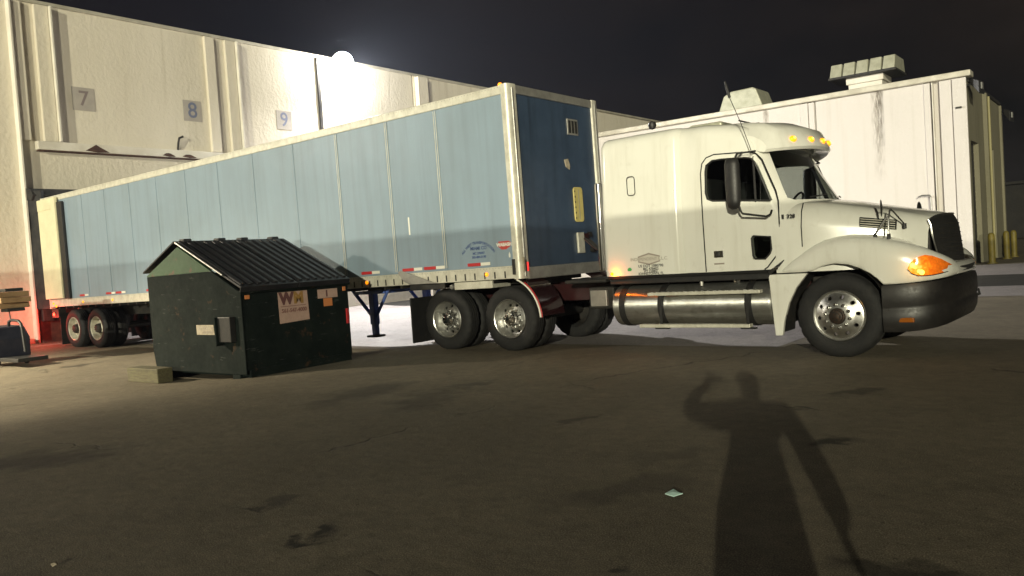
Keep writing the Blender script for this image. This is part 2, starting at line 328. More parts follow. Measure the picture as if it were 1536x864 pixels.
def point(name, loc, power, col, rad=.03, parent=None):
    l = bpy.data.lights.new(name, 'POINT'); l.energy = power; l.color = col; l.shadow_soft_size = rad
    o = bpy.data.objects.new(name, l); COL.objects.link(o); o.location = loc
    if parent: o.parent = parent; o.matrix_parent_inverse = Matrix.Translation(-Vector(parent.location))
    return o

# ------------------------------------------------------------------ ground
def sstep(a, b, x):
    t = min(1, max(0, (x-a)/(b-a))); return t*t*(3-2*t)
def gz(x, y=0):
    return -.15*sstep(-1.6, -4.6, x)+.10*sstep(-15.2, -17., x)
xs = [-400, -200, -100, -60, -40, -30, -24]+[-20+.4*i for i in range(61)]+[5, 7, 10, 15, 25, 40, 80, 160, 400]
ys = [-400, -150, -80, -50, -30, -20, -14]+[-10+1.*i for i in range(24)]+[16, 20, 30, 45, 70, 120, 220, 400]
gb = MB(); nx = len(xs)
gb.add([(x, y, gz(x, y)) for y in ys for x in xs], [(j*nx+i, j*nx+i+1, (j+1)*nx+i+1, (j+1)*nx+i) for j in range(len(ys)-1) for i in range(nx-1)])

def asphalt(name, c1, c2, stains, cracks=True):
    m = bpy.data.materials.new(name); m.use_nodes = True; t = m.node_tree; b = t.nodes['Principled BSDF']; n = t.nodes.new; l = t.links.new
    tc = n('ShaderNodeTexCoord'); pos = tc.outputs['Object']
    def noise(s, d=6, r=.6, dist=0):
        a = n('ShaderNodeTexNoise'); a.inputs['Scale'].default_value = s; a.inputs['Detail'].default_value = d; a.inputs['Roughness'].default_value = r; a.inputs['Distortion'].default_value = dist; l(pos, a.inputs['Vector']); return a.outputs['Fac']
    def ramp(src, a, ca, bb, cb):
        r = n('ShaderNodeValToRGB'); r.color_ramp.elements[0].position = a; r.color_ramp.elements[1].position = bb; r.color_ramp.elements[0].color = (*ca, 1); r.color_ramp.elements[1].color = (*cb, 1); l(src, r.inputs[0]); return r.outputs[0]
    def mix(f, a, bb, typ='MIX', fac=None):
        x = n('ShaderNodeMix'); x.data_type = 'RGBA'; x.blend_type = typ
        if f is None: x.inputs['Factor'].default_value = fac
        else: l(f, x.inputs['Factor'])
        for s, v in (('A', a), ('B', bb)):
            if isinstance(v, tuple): x.inputs[s].default_value = (*v, 1)
            else: l(v, x.inputs[s])
        return x.outputs['Result']
    def math_(op, a, bb=None):
        x = n('ShaderNodeMath'); x.operation = op
        for i, v in enumerate((a, bb)):
            if v is None: continue
            if isinstance(v, (int, float)): x.inputs[i].default_value = v
            else: l(v, x.inputs[i])
        return x.outputs[0]
    col = ramp(noise(.33, 7, .62, .6), .36, c1, .66, c2)
    col = mix(ramp(noise(2.1, 6, .7), .50, (0, 0, 0), .72, (.7, .7, .7)), col, tuple(v*.62 for v in c1))       # blotches
    col = mix(ramp(noise(1.25, 8, .75, .3), .60, (0, 0, 0), .70, (.5, .5, .5)), col, tuple(v*1.45 for v in c2))   # worn pale spots
    col = mix(ramp(noise(120, 2, .65), .46, (0, 0, 0), .62, (.8, .8, .8)), col, tuple(v*2.1 for v in c2))      # aggregate
    col = mix(ramp(noise(26, 3, .7), .62, (0, 0, 0), .72, (.8, .8, .8)), col, tuple(v*.4 for v in c1))             # specks
    col = mix(ramp(noise(7.5, 6, .75), .40, (0, 0, 0), .68, (.38, .38, .38)), col, tuple(v*.55 for v in c1))
    col = mix(ramp(noise(14, 5, .8), .60, (0, 0, 0), .74, (.35, .35, .35)), col, tuple(v*1.6 for v in c2))
    wob = n('ShaderNodeTexNoise'); wob.inputs['Scale'].default_value = 3.; wob.inputs['Detail'].default_value = 5; l(pos, wob.inputs['Vector'])
    wp = n('ShaderNodeVectorMath'); wp.operation = 'MULTIPLY_ADD'; l(wob.outputs['Color'], wp.inputs[0]); wp.inputs[1].default_value = (.9, .9, 0); l(pos, wp.inputs[2])
    for (sx, sy, ra, rb, rotd, amt) in stains:
        mp = n('ShaderNodeMapping'); mp.vector_type = 'TEXTURE'; mp.inputs['Location'].default_value = (sx+.45, sy+.45, 0); mp.inputs['Rotation'].default_value = (0, 0, R(rotd)); mp.inputs['Scale'].default_value = (ra, rb, 1000)
        l(wp.outputs[0], mp.inputs[0]); ln = n('ShaderNodeVectorMath'); ln.operation = 'LENGTH'; l(mp.outputs[0], ln.inputs[0])
        f = ramp(ln.outputs['Value'], .45, (amt,)*3, 1.15, (0, 0, 0)); col = mix(f, col, (.008, .008, .008))
    h = math_('ADD', math_('MULTIPLY', noise(110, 3, .7), .5), math_('MULTIPLY', noise(9, 5, .6), 1.))
    if cracks:
        wc = n('ShaderNodeVectorMath'); wc.operation = 'MULTIPLY_ADD'; l(wob.outputs['Color'], wc.inputs[0]); wc.inputs[1].default_value = (.55, .55, 0); l(pos, wc.inputs[2])
        v = n('ShaderNodeTexVoronoi'); v.feature = 'DISTANCE_TO_EDGE'; v.inputs['Scale'].default_value = .21; l(wc.outputs[0], v.inputs['Vector'])
        ck = ramp(v.outputs['Distance'], .0008, (.8, .8, .8), .0030, (0, 0, 0))
        gate = ramp(noise(.5, 2), .55, (0, 0, 0), .62, (1, 1, 1))
        ckm = math_('MULTIPLY', ck, gate); col = mix(ckm, col, (.006, .006, .005)); h = math_('SUBTRACT', h, ckm)
    l(col, b.inputs['Base Color'])
    bp = n('ShaderNodeBump'); bp.inputs['Strength'].default_value = .5; bp.inputs['Distance'].default_value = .016; l(h, bp.inputs['Height']); l(bp.outputs[0], b.inputs['Normal'])
    rr = n('ShaderNodeMapRange'); rr.inputs['To Min'].default_value = .62; rr.inputs['To Max'].default_value = .95; l(noise(1.7, 5), rr.inputs['Value']); l(rr.outputs[0], b.inputs['Roughness'])
    b.inputs['Specular IOR Level'].default_value = .3
    return m
stains = []
for x, y, ra, rb, rot, am in ((467, 808, .16, .10, 35, .85), (1258, 661, .30, .16, 30, .8), (875, 628, .22, .10, 30, .5), (428, 748, .2, .13, 20, .5), (1350, 852, .3, .2, 0, .7), (60, 690, .8, .5, 10, .6), (915, 850, .12, .06, 40, .7), (1275, 588, .3, .18, 0, .55), (715, 576, .35, .2, 20, .5), (540, 590, 1.0, .45, 60, .45), (400, 760, .1, .05, 0, .7), (950, 730, .7, .25, 30, .35), (1010, 680, .5, .2, 30, .3), (640, 598, .9, .4, 80, .4), (120, 537, .7, .2, 60, .7)):
    p = px(x, y, 2, 0); stains.append((p.x, p.y, ra, rb, rot+38, am))
gm = asphalt('asphalt', (.088, .075, .054), (.180, .155, .112), stains)
gb.build('ground', gm, kind='structure', smooth=30)
conc_m = asphalt('concrete_apron', (.17, .155, .155), (.25, .23, .225), [], False)
dark_gnd = asphalt('dark_ground', (.014, .014, .013), (.022, .021, .019), [], False)
def sheet(name, x0, x1, y0, y1, dz, mat):
    xa = [x0]+[x for x in xs if x0 < x < x1]+[x1]; b = MB(); n = len(xa)
    b.add([(x, y, gz(x)+dz) for y in (y0, y1) for x in xa], [(i, i+1, n+i+1, n+i) for i in range(n-1)])
    return b.build(name, mat, kind='structure', smooth=30)
sheet('pavement', -16.95, 3.6, .95, 9.3, .004, conc_m)
sheet('dark_ground_band', -16.95, 60, 12.5, 17.6, .004, dark_gnd)  # flat darker band between the pale strips
sheet('concrete_strip', -16.95, 60, 9.3, 12.5, .008, conc_m)
sheet('sidewalk', -16.95, 60, 17.6, 24.9, .008, conc_m)

# ------------------------------------------------------------------ dock building (left)
WX = -17.0
db = thing('dock_building', (-24, 8, 0), 'long tall cream stucco warehouse with dock numbers 7, 8 and 9', 'building')
def panel(y0, y1, z0, z1, x=WX, m=wall_left, name='wall_panel', back=-17.6):
    return MB().box(back, x, y0, y1, z0, z1).build(name, m, db)
ROOF = 9.5
panel(-30, -.12, -.4, ROOF, WX+.02)
panel(-.12, .02, -.4, ROOF, WX-.002)                       # left jamb of bay 7
panel(.02, 2.95, 4.15, ROOF)
panel(2.95, 6.9, -.4, ROOF)
panel(6.9, 10.62, -.4, ROOF); panel(10.74, 15.7, -.4, ROOF); panel(15.82, 24.99, -.4, ROOF); panel(24.99, 70, 6, ROOF, WX-.05)
boxo('joint', (-17.5, WX-.05, 10.62, 10.74, -.3, ROOF-.02), dark_iron, db)
boxo('downpipe', (WX+.002, WX+.09, 10.55, 10.66, 4, ROOF-.03), dark_iron, db)
boxo('joint', (-17.5, WX-.05, 15.70, 15.82, -.3, ROOF-.02), trim_white, db)
boxo('pilaster', (WX+.002, WX+.22, 15.9, 16.5, 0, ROOF-.04), wall_left, db, .01)
MB().box(-45, -17.6, -30, 70, -.4, ROOF-.25).build('roof', coping_m, db)
boxo('coping', (-17.62, WX+.06, -30, 70, ROOF+.002, ROOF+.10), coping_m, db, .01)
for y0, y1, z0 in ((-.10, .20, 5.62), (.55, .92, 5.62), (5.85, 6.2, 5.64), (6.62, 6.98, 5.64)):
    boxo('pilaster', (WX+.002, WX+.13, y0, y1, z0, ROOF-.03), wall_left, db, .012)
for y in (-.13, .95, 7.02):
    boxo('joint_cover', (WX+.003, WX+.24, y-.02, y+.03, .05 if y < 0 else 5.62, ROOF-.04), trim_white, db, .004)
boxo('ledge', (WX+.002, WX+.24, .30, 7.0, 5.36, 5.60), trim_white, db, .015)
boxo('ledge_flashing', (WX+.004, WX+.20, .34, 6.9, 5.325, 5.358), rust_m, db, .003)
for y, wd, hh in ((1.95, .35, .17), (4.2, .22, .06), (4.9, .25, .05), (6.1, .2, .05)):
    MB().prism([(y-wd, 5.40), (y-wd*.5, 5.45+hh*.3), (y-wd*.1, 5.42+hh), (y+wd*.2, 5.44+hh*.5), (y+wd, 5.38), (y, 5.36)], 0, WX+.243, WX+.25).build('chipped_patch', rust_m, db)
MB().tube([(WX+.05, 4.62, 5.60), (WX+.12, 4.62, 5.85), (WX+.14, 4.65, 6.0), (WX+.16, 4.78, 6.06)], .035, 8).build('pipe_stub', dark_iron, db, smooth=40)
for txt, yc, zc in (('7', 1.78, 6.95), ('8', 5.28, 6.95), ('9', 8.92, 6.98)):
    pl = MB().box(WX+.002, WX+.012, yc-.33, yc+.33, zc-.34, zc+.34).build('number_panel', plate_m, db)
    place_text('number', txt, .72 if txt != '7' else .62, (WX+.016, yc, zc), (0, 1, 0), (0, 0, 1), P('stencil_blue', (.16, .18, .27), .7) if txt != '7' else P('stencil_grey', (.22, .18, .18), .7), pl, bold=.006)
MB().box(-20, -17.55, -.1, 3.05, .9, 4.3).build('dock_interior', dark_open, db)
boxo('dock_floor_edge', (-17.6, WX+.06, .05, 2.9, -.3, 1.05), rust_m, db, .02)
# dock seal pads
for y0, y1 in ((-.10, .22), (2.7, 3.02)):
    b = MB(); rings = []
    for i in range(15):
        z = .9+3.25*i/14; j = random.uniform(-.025, .025); k = random.uniform(-.03, .03)
        rings.append([(WX+.02, y0+j, z), (WX+.62+k, y0+.06+j, z), (WX+.70+k, (y0+y1)/2, z), (WX+.62+k, y1-.03+j, z), (WX+.02, y1, z)])
    b.loft(rings, True, True).build('dock_seal', seal_rubber, db, smooth=60)
b = MB(); rings = []
for i in range(19):
    y = -.12+3.2*i/18; j = random.uniform(-.05, .03); k = random.uniform(-.05, .05)
    rings.append([(WX+.02, y, 3.92+j), (WX+.55+k, y, 3.88+j), (WX+.66+k, y, 4.02+j), (WX+.5+k, y, 4.20+j), (WX+.02, y, 4.28)])
b.loft(rings, True, True).build('dock_seal', seal_rubber, db, smooth=70)
for y in (.02, 2.6): boxo('dock_bumper', (WX+.07, WX+.30, y, y+.28, .55, 1.0), seal_rubber, db, .02)
boxo('wall_plinth', (WX+.021, WX+.20, -30, -.35, -.1, .12), dark_iron, db, .02)

# wall floodlights, same fixture at two bays; one lit in view, the next beyond the frame
def wall_flood(y, z, label, power, aim, x=WX, arm=.62, size=178, col=(1, .97, .93)):
    t = thing('wall_floodlight', (x+.1, y, z), label, 'floodlight', 'floodlights on the dock wall')
    MB().tube([(x+.062, y, z-.25), (x+.25, y, z-.05), (x+arm-.06, y, z+.12)], .035, 8).build('bracket', dark_iron, t, smooth=40)
    a = Vector(aim).normalized(); c = Vector((x+arm, y, z+.1)); u = a.orthogonal().normalized()
    q = a.to_track_quat('Z', 'Y')
    def X(p): return c+q@Vector(p)
    b = MB(); b.loft([[X((sx*w_, sy*h_, d)) for sx, sy in ((-1, -1), (1, -1), (1, 1), (-1, 1))] for w_, h_, d in ((.10, .10, -.36), (.22, .20, -.26), (.27, .24, -.10), (.28, .25, -.08))], True, True).build('housing', dark_iron, t, bevel=.01)
    b = MB(); b.loft([[X((.40*math.cos(q)*math.cos(e), .36*math.sin(q)*math.cos(e), .05+.36*math.sin(e))) for q in [2*math.pi*k/24 for k in range(24)]] for e in [R(-50+140*k/11.02) for k in range(12)]], True, True).build('lens', lamp_lens, t, smooth=70)
    spot('floodlight_beam', X((0, 0, .45)), aim, power, size, 1.0, col, .12, t)
    return t
wall_flood(11.35, 9.25, 'lit white floodlight glaring above the dock wall beside number 9', 19000, (.80, -.05, -.60))
wall_flood(-11.5, 7.0, 'lit floodlight on the dock wall left of bay 7 over the yard', 24000, (.50, .46, -.74), WX+.02, size=70, col=(1, .86, .60))

# ------------------------------------------------------------------ low white building (right)
lb = thing('low_warehouse', (-6, 30, 0), 'low white stucco warehouse behind the tractor with rooftop vents', 'building')
BX, BY, BH = 2.48, 24.99, 7.05
def fp(x0, x1, y=BY, m=wall_white, name='wall_panel'): return MB().box(x0, x1, y, y+.3, -.3, BH).build(name, m, lb)
fp(-16.9, -3.62); fp(-3.0, 1.08); fp(1.62, BX)
fp(-3.62, -3.0, BY+.14); fp(1.08, 1.62, BY+.14)
for x0, x1, y0 in ((-3.62, -3.30, .09), (-3.28, -3.05, .06), (1.08, 1.30, .08), (1.36, 1.40, .1), (1.62, 2.02, .07)):
    boxo('pilaster', (x0, x1, BY-y0, BY-.002 if x0 not in (1.36,) else BY+.13, 0, BH-.03), wall_white if x0 != 1.36 else trim_white, lb, .01)
boxo('pilaster', (2.06, BX+.05, BY-.12, BY-.002, 0, BH-.03), wall_white, lb, .012)
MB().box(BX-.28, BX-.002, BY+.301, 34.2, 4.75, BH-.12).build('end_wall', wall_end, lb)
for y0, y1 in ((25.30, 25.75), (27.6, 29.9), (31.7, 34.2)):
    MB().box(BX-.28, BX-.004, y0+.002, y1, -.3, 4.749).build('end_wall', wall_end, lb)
for y0, y1 in ((25.75, 27.6), (29.9, 31.7)):
    dr = MB().box(BX-.24, BX-.20, y0+.002, y1-.002, 0, 4.748).build('roller_door', dark_open, lb)
    for k in range(15): boxo('slat', (BX-.199, BX-.185, y0+.02, y1-.02, .02+k*.315, .30+k*.315), dark_iron, dr, .006)
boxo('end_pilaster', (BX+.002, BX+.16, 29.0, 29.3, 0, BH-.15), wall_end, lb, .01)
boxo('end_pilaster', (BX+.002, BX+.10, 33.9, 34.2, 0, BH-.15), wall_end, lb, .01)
MB().box(-16.9, BX-.3, BY+.301, 34.19, 3, BH-.05).build('roof', coping_m, lb)
boxo('cornice', (-16.9, BX+.22, BY-.20, BY+.5, BH+.002, BH+.22), coping_m, lb, .03)
boxo('end_coping', (BX-.3, BX+.06, BY+.502, 34.2, BH-.118, BH+.02), dark_iron, lb, .02)
MB().tube([(BX+.21, 29.15, .1), (BX+.21, 29.15, BH-.3)], .05, 8).build('downpipe', P('pipe_shade_toned', (.28, .25, .12), .6), lb, smooth=40)  # pipe colour darkened to match the shade painted on the end wall
# rust runs below the cornice: thin weathered film with ragged edges
rm = bpy.data.materials.new('rust_run'); rm.use_nodes = True; t_ = rm.node_tree; b_ = t_.nodes['Principled BSDF']; b_.inputs['Base Color'].default_value = (.24, .20, .14, 1); b_.inputs['Roughness'].default_value = .9
_g = t_.nodes.new('ShaderNodeTexCoord'); _s = t_.nodes.new('ShaderNodeSeparateXYZ'); _m = t_.nodes.new('ShaderNodeMapping'); _m.inputs['Scale'].default_value = (9, 9, 1.4); _n = t_.nodes.new('ShaderNodeTexNoise'); _n.inputs['Scale'].default_value = 2.2; _n.inputs['Detail'].default_value = 8
def _mm(op, a, b=None, c=None):
    q = t_.nodes.new('ShaderNodeMath'); q.operation = op; q.use_clamp = True
    for i_, v_ in enumerate((a, b, c)):
        if v_ is None: continue
        if isinstance(v_, (int, float)): q.inputs[i_].default_value = v_
        else: t_.links.new(v_, q.inputs[i_])
    return q.outputs[0]
t_.links.new(_g.outputs['Generated'], _s.inputs[0]); t_.links.new(_g.outputs['Object'], _m.inputs[0]); t_.links.new(_m.outputs[0], _n.inputs['Vector'])
_h = _mm('PINGPONG', _s.outputs['X'], .5); _h2 = _mm('MULTIPLY', _h, 2.0); _z = _mm('POWER', _s.outputs['Z'], .8)
_k = _mm('MULTIPLY', _mm('MULTIPLY', _h2, _z), _mm('MULTIPLY_ADD', _n.outputs['Fac'], 3.2, -1.15)); t_.links.new(_mm('MULTIPLY', _k, .42), b_.inputs['Alpha'])
for x, wd, h in ((-.62, .26, 3.6), (-.50, .13, 2.2), (-5.1, .14, 1.3)):
    MB().box(x-wd, x+wd, BY-.006, BY-.003, BH-h, BH-.01).build('stain', rm, lb)
MB().tube([(.75, BY-.25, 2.72), (.9, BY-.25, 2.78), (1.16, BY-.25, 2.76), (1.2, BY-.25, 2.66), (1.2, BY-.25, .2)], .03, 8).build('conduit', brushed, lb, smooth=40)
boxo('bracket', (2.16, 2.36, BY-.2, BY-.121, 5.9, 5.96), dark_iron, lb)
# corner flood (unlit) things
for (x, y, z, lab) in ((BX+.1, 25.25, 6.75, 'dark unlit floodlight under the corner eave of the low warehouse'), (BX+.1, 34.0, 6.5, 'dark unlit floodlight at the far end of the warehouse end wall')):
    t = thing('corner_floodlight', (x, y, z), lab, 'floodlight', 'unlit floodlights on the warehouse end wall')
    MB().tube([(x-.095, y, z), (x+.2, y-.05, z+.05)], .04, 8).build('arm', dark_iron, t, smooth=40)
    b = MB(); b.loft([[(x+.2+a*.5+sx*.05, y-.05+sx*hw, z+.05-a*.5+sy*hh) for sx, sy in ((-1, -1), (1, -1), (1, 1), (-1, 1))] for a, hw, hh in ((-.1, .12, .12), (.25, .22, .2), (.42, .26, .24))], True, True).build('housing', black_plastic, t, bevel=.015)
    boxo('lens', (x+.40, x+.45, y-.2, y+.1, z-.22, z+.02), lamp_dim, t)
# hooded roof ventilator
rv = thing('roof_ventilator', (-1.25, BY+1.2, BH), 'grey louvred ventilator hood on a white roof curb', 'roof vent')
boxo('curb', (-1.85, -.55, BY+.7, BY+1.9, BH-.04, BH+.55), trim_white, rv, .02)
boxo('curb_flange', (-1.92, -.48, BY+.62, BY+1.98, BH+.55, BH+.80), trim_white, rv, .02)
boxo('hood_base', (-2.55, .05, BY+.35, BY+2.3, BH+.80, BH+.90), dark_iron, rv, .02)
for k in range(5):
    x0 = -2.5+k*.51
    MB().loft([[(x0, BY+.38, BH+.9), (x0+.46, BY+.38, BH+.9), (x0+.46, BY+2.25, BH+.9), (x0, BY+2.25, BH+.9)], [(x0+.03, BY+.62, BH+1.45), (x0+.46, BY+.62, BH+1.45), (x0+.46, BY+2.05, BH+1.45), (x0+.03, BY+2.05, BH+1.45)]], True, True).build('hood_panel', vent_m, rv, bevel=.03)
rb = thing('roof_unit', (-6.4, BY+1.0, BH), 'pale trapezoid roof unit standing left of the louvred ventilator', 'roof unit')
MB().prism([(-7.55, BH+.26), (-5.45, BH+.26), (-5.75, BH+1.12), (-5.9, BH+1.2), (-6.9, BH+1.17), (-7.25, BH+1.0)], 1, BY+.7, BY+2.3).build('casing', vent_m, rv if False else rb, bevel=.05)
boxo('base_rail', (-7.6, -5.4, BY+.65, BY+2.35, BH-.04, BH+.257), dark_iron, rb, .02)
# bollards
for i, (x, y, lab) in enumerate(((2.98, 26.0, 'yellow bollard beside the warehouse corner pilaster'), (3.0, 30.1, 'yellow bollard beside the second roller door'), (3.05, 32.1, 'yellow bollard past the second roller door toward the far corner'))):
    b = MB().lathe([(.001, 1.18), (.07, 1.165), (.115, 1.10), (.12, 1.0), (.12, .0)], (x, y, 0), 20, 2); b.lathe([(.19, 0), (.19, .03), (.12, .035)], (x, y, .001), 20, 2)
    b.build('bollard', yellow_m, smooth=40, label=lab, cat='bollard', group='bollards by the roller doors')

# ------------------------------------------------------------------ wheels (shared meshes)
TY = [(.295, .03), (.33, .004), (.38, -.006), (.43, -.004), (.475, .012), (.503, .035), (.514, .055), (.516, .088), (.502, .090), (.502, .101), (.516, .103), (.517, .137), (.503, .139), (.503, .150), (.517, .152), (.516, .186), (.502, .188), (.502, .199), (.516, .201), (.514, .232), (.503, .250), (.475, .275), (.40, .292), (.33, .285), (.295, .25)]
tyre_me = MB().lathe(TY, n=96, mod=lambda i, k: (-.012 if (k in (5, 6, 19, 20) and i % 4 < 1) else 0)).mesh('tyre')
tyre_me.materials.append(black_rubber); tyre_me.polygons.foreach_set('use_smooth', [True]*len(tyre_me.polygons)); tyre_me.set_sharp_from_angle(angle=R(35))
def cut_rim(prof, holes, rad, r, y0, y1):
    me = MB().lathe(prof+[prof[0]], n=80).mesh('rim')
    cs = []
    c = MB()
    for k in range(holes):
        a = 2*math.pi*(k+.5)/holes; p = (rad*math.cos(a), 0, rad*math.sin(a)); c.cyl((p[0], y0, p[2]), (p[0], y1, p[2]), r, n=14)
    return boolean(me, [c.mesh('c')])
front_rim = cut_rim([(.30, .03), (.312, .008), (.302, -.002), (.29, .006), (.282, .02), (.262, .012), (.20, -.028), (.145, -.052), (.09, -.055), (.09, -.02), (.145, -.015), (.20, .02), (.27, .06), (.275, .2), (.30, .25)], 10, .228, .0235, -.1, .1)
drive_rim = cut_rim([(.30, .03), (.312, .008), (.302, -.002), (.29, .006), (.282, .03), (.272, .11), (.255, .145), (.23, .152), (.19, .135), (.145, .128), (.08, .128), (.08, .155), (.19, .165), (.25, .18), (.28, .20), (.30, .25)], 10, .215, .026, .05, .3)
def nuts(b, y, h, r=.143, n=10, s=.017):
    for k in range(n):
        a = 2*math.pi*k/n; x, z = r*math.cos(a), r*math.sin(a)
        b.cyl((x, y+.005, z), (x, y-h*.35, z), s*1.25, n=12); b.cyl((x, y-h*.35, z), (x, y-h, z), s, s*.7, n=6)
fh = MB().lathe([(.098, -.02), (.098, -.075), (.09, -.085), (.075, -.088), (.072, -.115), (.045, -.122), (.0005, -.123)], n=32); fhm = fh.mesh('hub')
fn = MB(); nuts(fn, -.052, .045); fnm = fn.mesh('lug_nuts')
fc = MB().lathe([(.045, -.118), (.045, -.140), (.02, -.146), (.0005, -.146)], n=20).mesh('hub_cap')
dh = MB().lathe([(.125, .14), (.12, .05), (.112, .02), (.105, .012), (.06, .002), (.0005, .0)], n=32)
for k in range(8):
    a = 2*math.pi*k/8; dh.cyl((.083*math.cos(a), .01, .083*math.sin(a)), (.083*math.cos(a), -.012, .083*math.sin(a)), .011, n=6)
dhm = dh.mesh('hub'); dn = MB(); nuts(dn, .128, .05); dnm = dn.mesh('lug_nuts')
def fin(me, mat, ang=35):
    me.materials.clear(); me.materials.append(mat); me.polygons.foreach_set('use_smooth', [True]*len(me.polygons)); me.set_sharp_from_angle(angle=R(ang)); return me
def mset(me, mat): c = me.copy(); return fin(c, mat)
def wheel(parent, x, y, z, rimme, rimmat, hubme, hubmat, nutme, nutmat, dual=True, capme=None, rot=0, far=False):
    def put(name, me, par, loc=None):
        o = bpy.data.objects.new(name, me); COL.objects.link(o); o.parent = par
        if par is parent:
            o.matrix_parent_inverse = Matrix.Translation(-Vector(parent.location)); o.location = loc; o.rotation_euler = (0, rot, math.pi if far else 0)
        return o
    wl = put('wheel', rimme, parent, (x, y, z)); put('tyre', tyre_me, wl)
    if hubme: put('hub', hubme, wl)
    if nutme: put('lug_nuts', nutme, wl)
    if capme: put('hub_cap', capme, wl)
    if dual:
        wl2 = put('wheel', rim_inner, parent, (x, y+(.33 if not far else -.33), z)); put('tyre', tyre_me, wl2)
    return wl
rim_inner = MB().lathe([(.30, .03), (.29, .01), (.27, .05), (.2, .1), (.0005, .1)], n=40).mesh('rim_inner'); fin(rim_inner, dark_iron)
FR, DR, TR_ = mset(front_rim, alu), mset(drive_rim, alu), mset(drive_rim, steel_white)
FH, FN, FC = mset(fhm, hub_dark), mset(fnm, chrome), mset(fc, hub_dark)
DH, DN = mset(dhm, chrome), mset(dnm, chrome); TH, TN = mset(dhm, dark_iron), mset(dnm, steel_white)

# ------------------------------------------------------------------ TRACTOR
YC = 1.295
def my(y): return 2*YC-y
tr = thing('semi_tractor', (2.6, YC, 0), 'white sleeper cab tractor with amber lamps lit, facing away from the dock', 'truck')
CAB = [(1.48, 1.155, 1.115, 3.03, .13), (1.49, 1.185, 1.108, 3.065, .13), (1.515, 1.205, 1.103, 3.09, .14), (1.56, 1.217, 1.10, 3.102, .15), (2.0, 1.22, 1.10, 3.115, .17), (2.50, 1.22, 1.10, 3.12, .17), (2.62, 1.22, 1.10, 3.12, .17),
       (2.655, 1.205, 1.10, 3.115, .17), (2.70, 1.16, 1.10, 3.115, .18), (2.82, 1.155, 1.10, 3.11, .18), (2.90, 1.188, 1.10, 3.105, .19), (3.05, 1.195, 1.10, 3.10, .20), (3.40, 1.195, 1.10, 3.06, .21), (3.66, 1.19, 1.10, 2.98, .22), (3.82, 1.185, 1.10, 2.84, .24),
       (3.92, 1.18, 1.10, 2.70, .26), (4.02, 1.175, 1.10, 2.54, .28), (4.12, 1.165, 1.10, 2.385, .30), (4.22, 1.155, 1.10, 2.225, .32), (4.32, 1.145, 1.10, 2.06, .34), (4.40, 1.135, 1.10, 1.93, .34)]
def bow(x): return .30*sstep(3.45, 4.3, x)
def tumble(z): return .075*max(0, (z-1.75)/1.3)**1.6
def ring_half(x):
    hw, zb, zt, r = interp(CAB, x); crown = .05; h2 = hw-tumble(zt)
    zs = zt-crown-r; pts = []
    for k in range(9):
        z = zb+(zs-zb)*k/8; pts.append((hw-tumble(z), z))
    y0 = pts[-1][0]
    for k in range(1, 9):
        a = R(90*k/8); pts.append((y0-r+r*math.cos(a), zs+r*math.sin(a)))
    yr = y0-r
    for k in range(1, 9):
        y = yr*(1-k/8); pts.append((y, zt-crown*(y/yr)**2))
    return pts
def ring(x):
    h = ring_half(x); b = bow(x)
    near = [(x-b*(y/1.16)**2, YC-y, z) for y, z in h]; far = [(x-b*(y/1.16)**2, YC+y, z) for y, z in h[:-1]][::-1]
    return near+far
xsr = sorted(set([c[0] for c in CAB]+[1.72, 2.25, 3.2, 3.55, 3.74, 3.87, 3.97, 4.07, 4.17, 4.27]))
cb = MB(); rings = [ring(x) for x in xsr]; cb.loft(rings, False)
nr = len(rings[0])
# rear cap
cb.add(rings[0], [tuple(range(nr))])
shell = cb.mesh('cab')
sidewin = [(3.09, 2.50), (3.075, 2.42), (3.07, 2.14), (3.09, 2.06), (3.16, 2.03), (3.93, 1.965), (3.90, 2.05), (3.81, 2.30), (3.745, 2.46), (3.70, 2.515), (3.62, 2.535), (3.30, 2.555), (3.17, 2.55)]
cut1 = MB().prism(sidewin, 1, -.5, 3.2).mesh('c')
W_ = [(-1.0, 1.985), (-.93, 1.955), (.93, 1.955), (1.0, 1.985), (.985, 2.10), (.90, 2.60), (.84, 2.66), (-.84, 2.66), (-.90, 2.60), (-.985, 2.10)]
cut2 = MB().prism([(YC+y, z) for y, z in W_], 0, 3.70, 5.2).mesh('c')
cut3 = MB().prism([(3.69, 1.53), (3.90, 1.505), (3.905, 1.36), (3.885, 1.31), (3.82, 1.245), (3.70, 1.25), (3.675, 1.29), (3.665, 1.50)], 1, -.5, .6).mesh('c')
shell = boolean(shell, [cut1, cut2, cut3], solid=.045, mats=[white_paint, cab_dark])
cabo = obj('cab', shell, None, tr, smooth=32)
def surfx(y, z):
    """x of the windscreen surface at half-width y and height z"""
    lo, hi = 3.6, 4.4
    for _ in range(40):
        m = (lo+hi)/2; h = ring_half(m); hh = None
        for (ya, za), (yb, zb) in zip(h, h[1:]):
            if yb <= abs(y) <= ya and za > 1.6: hh = za+(zb-za)*((ya-abs(y))/max(1e-6, ya-yb)); break
        if hh is None: hh = h[0][1] if abs(y) > h[0][0] else h[-1][1]
        if hh > z: lo = m
        else: hi = m
    return lo-bow(lo)*(y/1.16)**2
gl = MB(); g = []
for j in range(9):
    z = 1.94+.74*j/8; wy = 1.02-.12*j/8
    g.append([(surfx(-wy+2*wy*i/20, z)-.022, YC-wy+2*wy*i/20, z) for i in range(21)])
gl.loft(g, False); gl.build('windscreen', glass_m, tr, smooth=60)
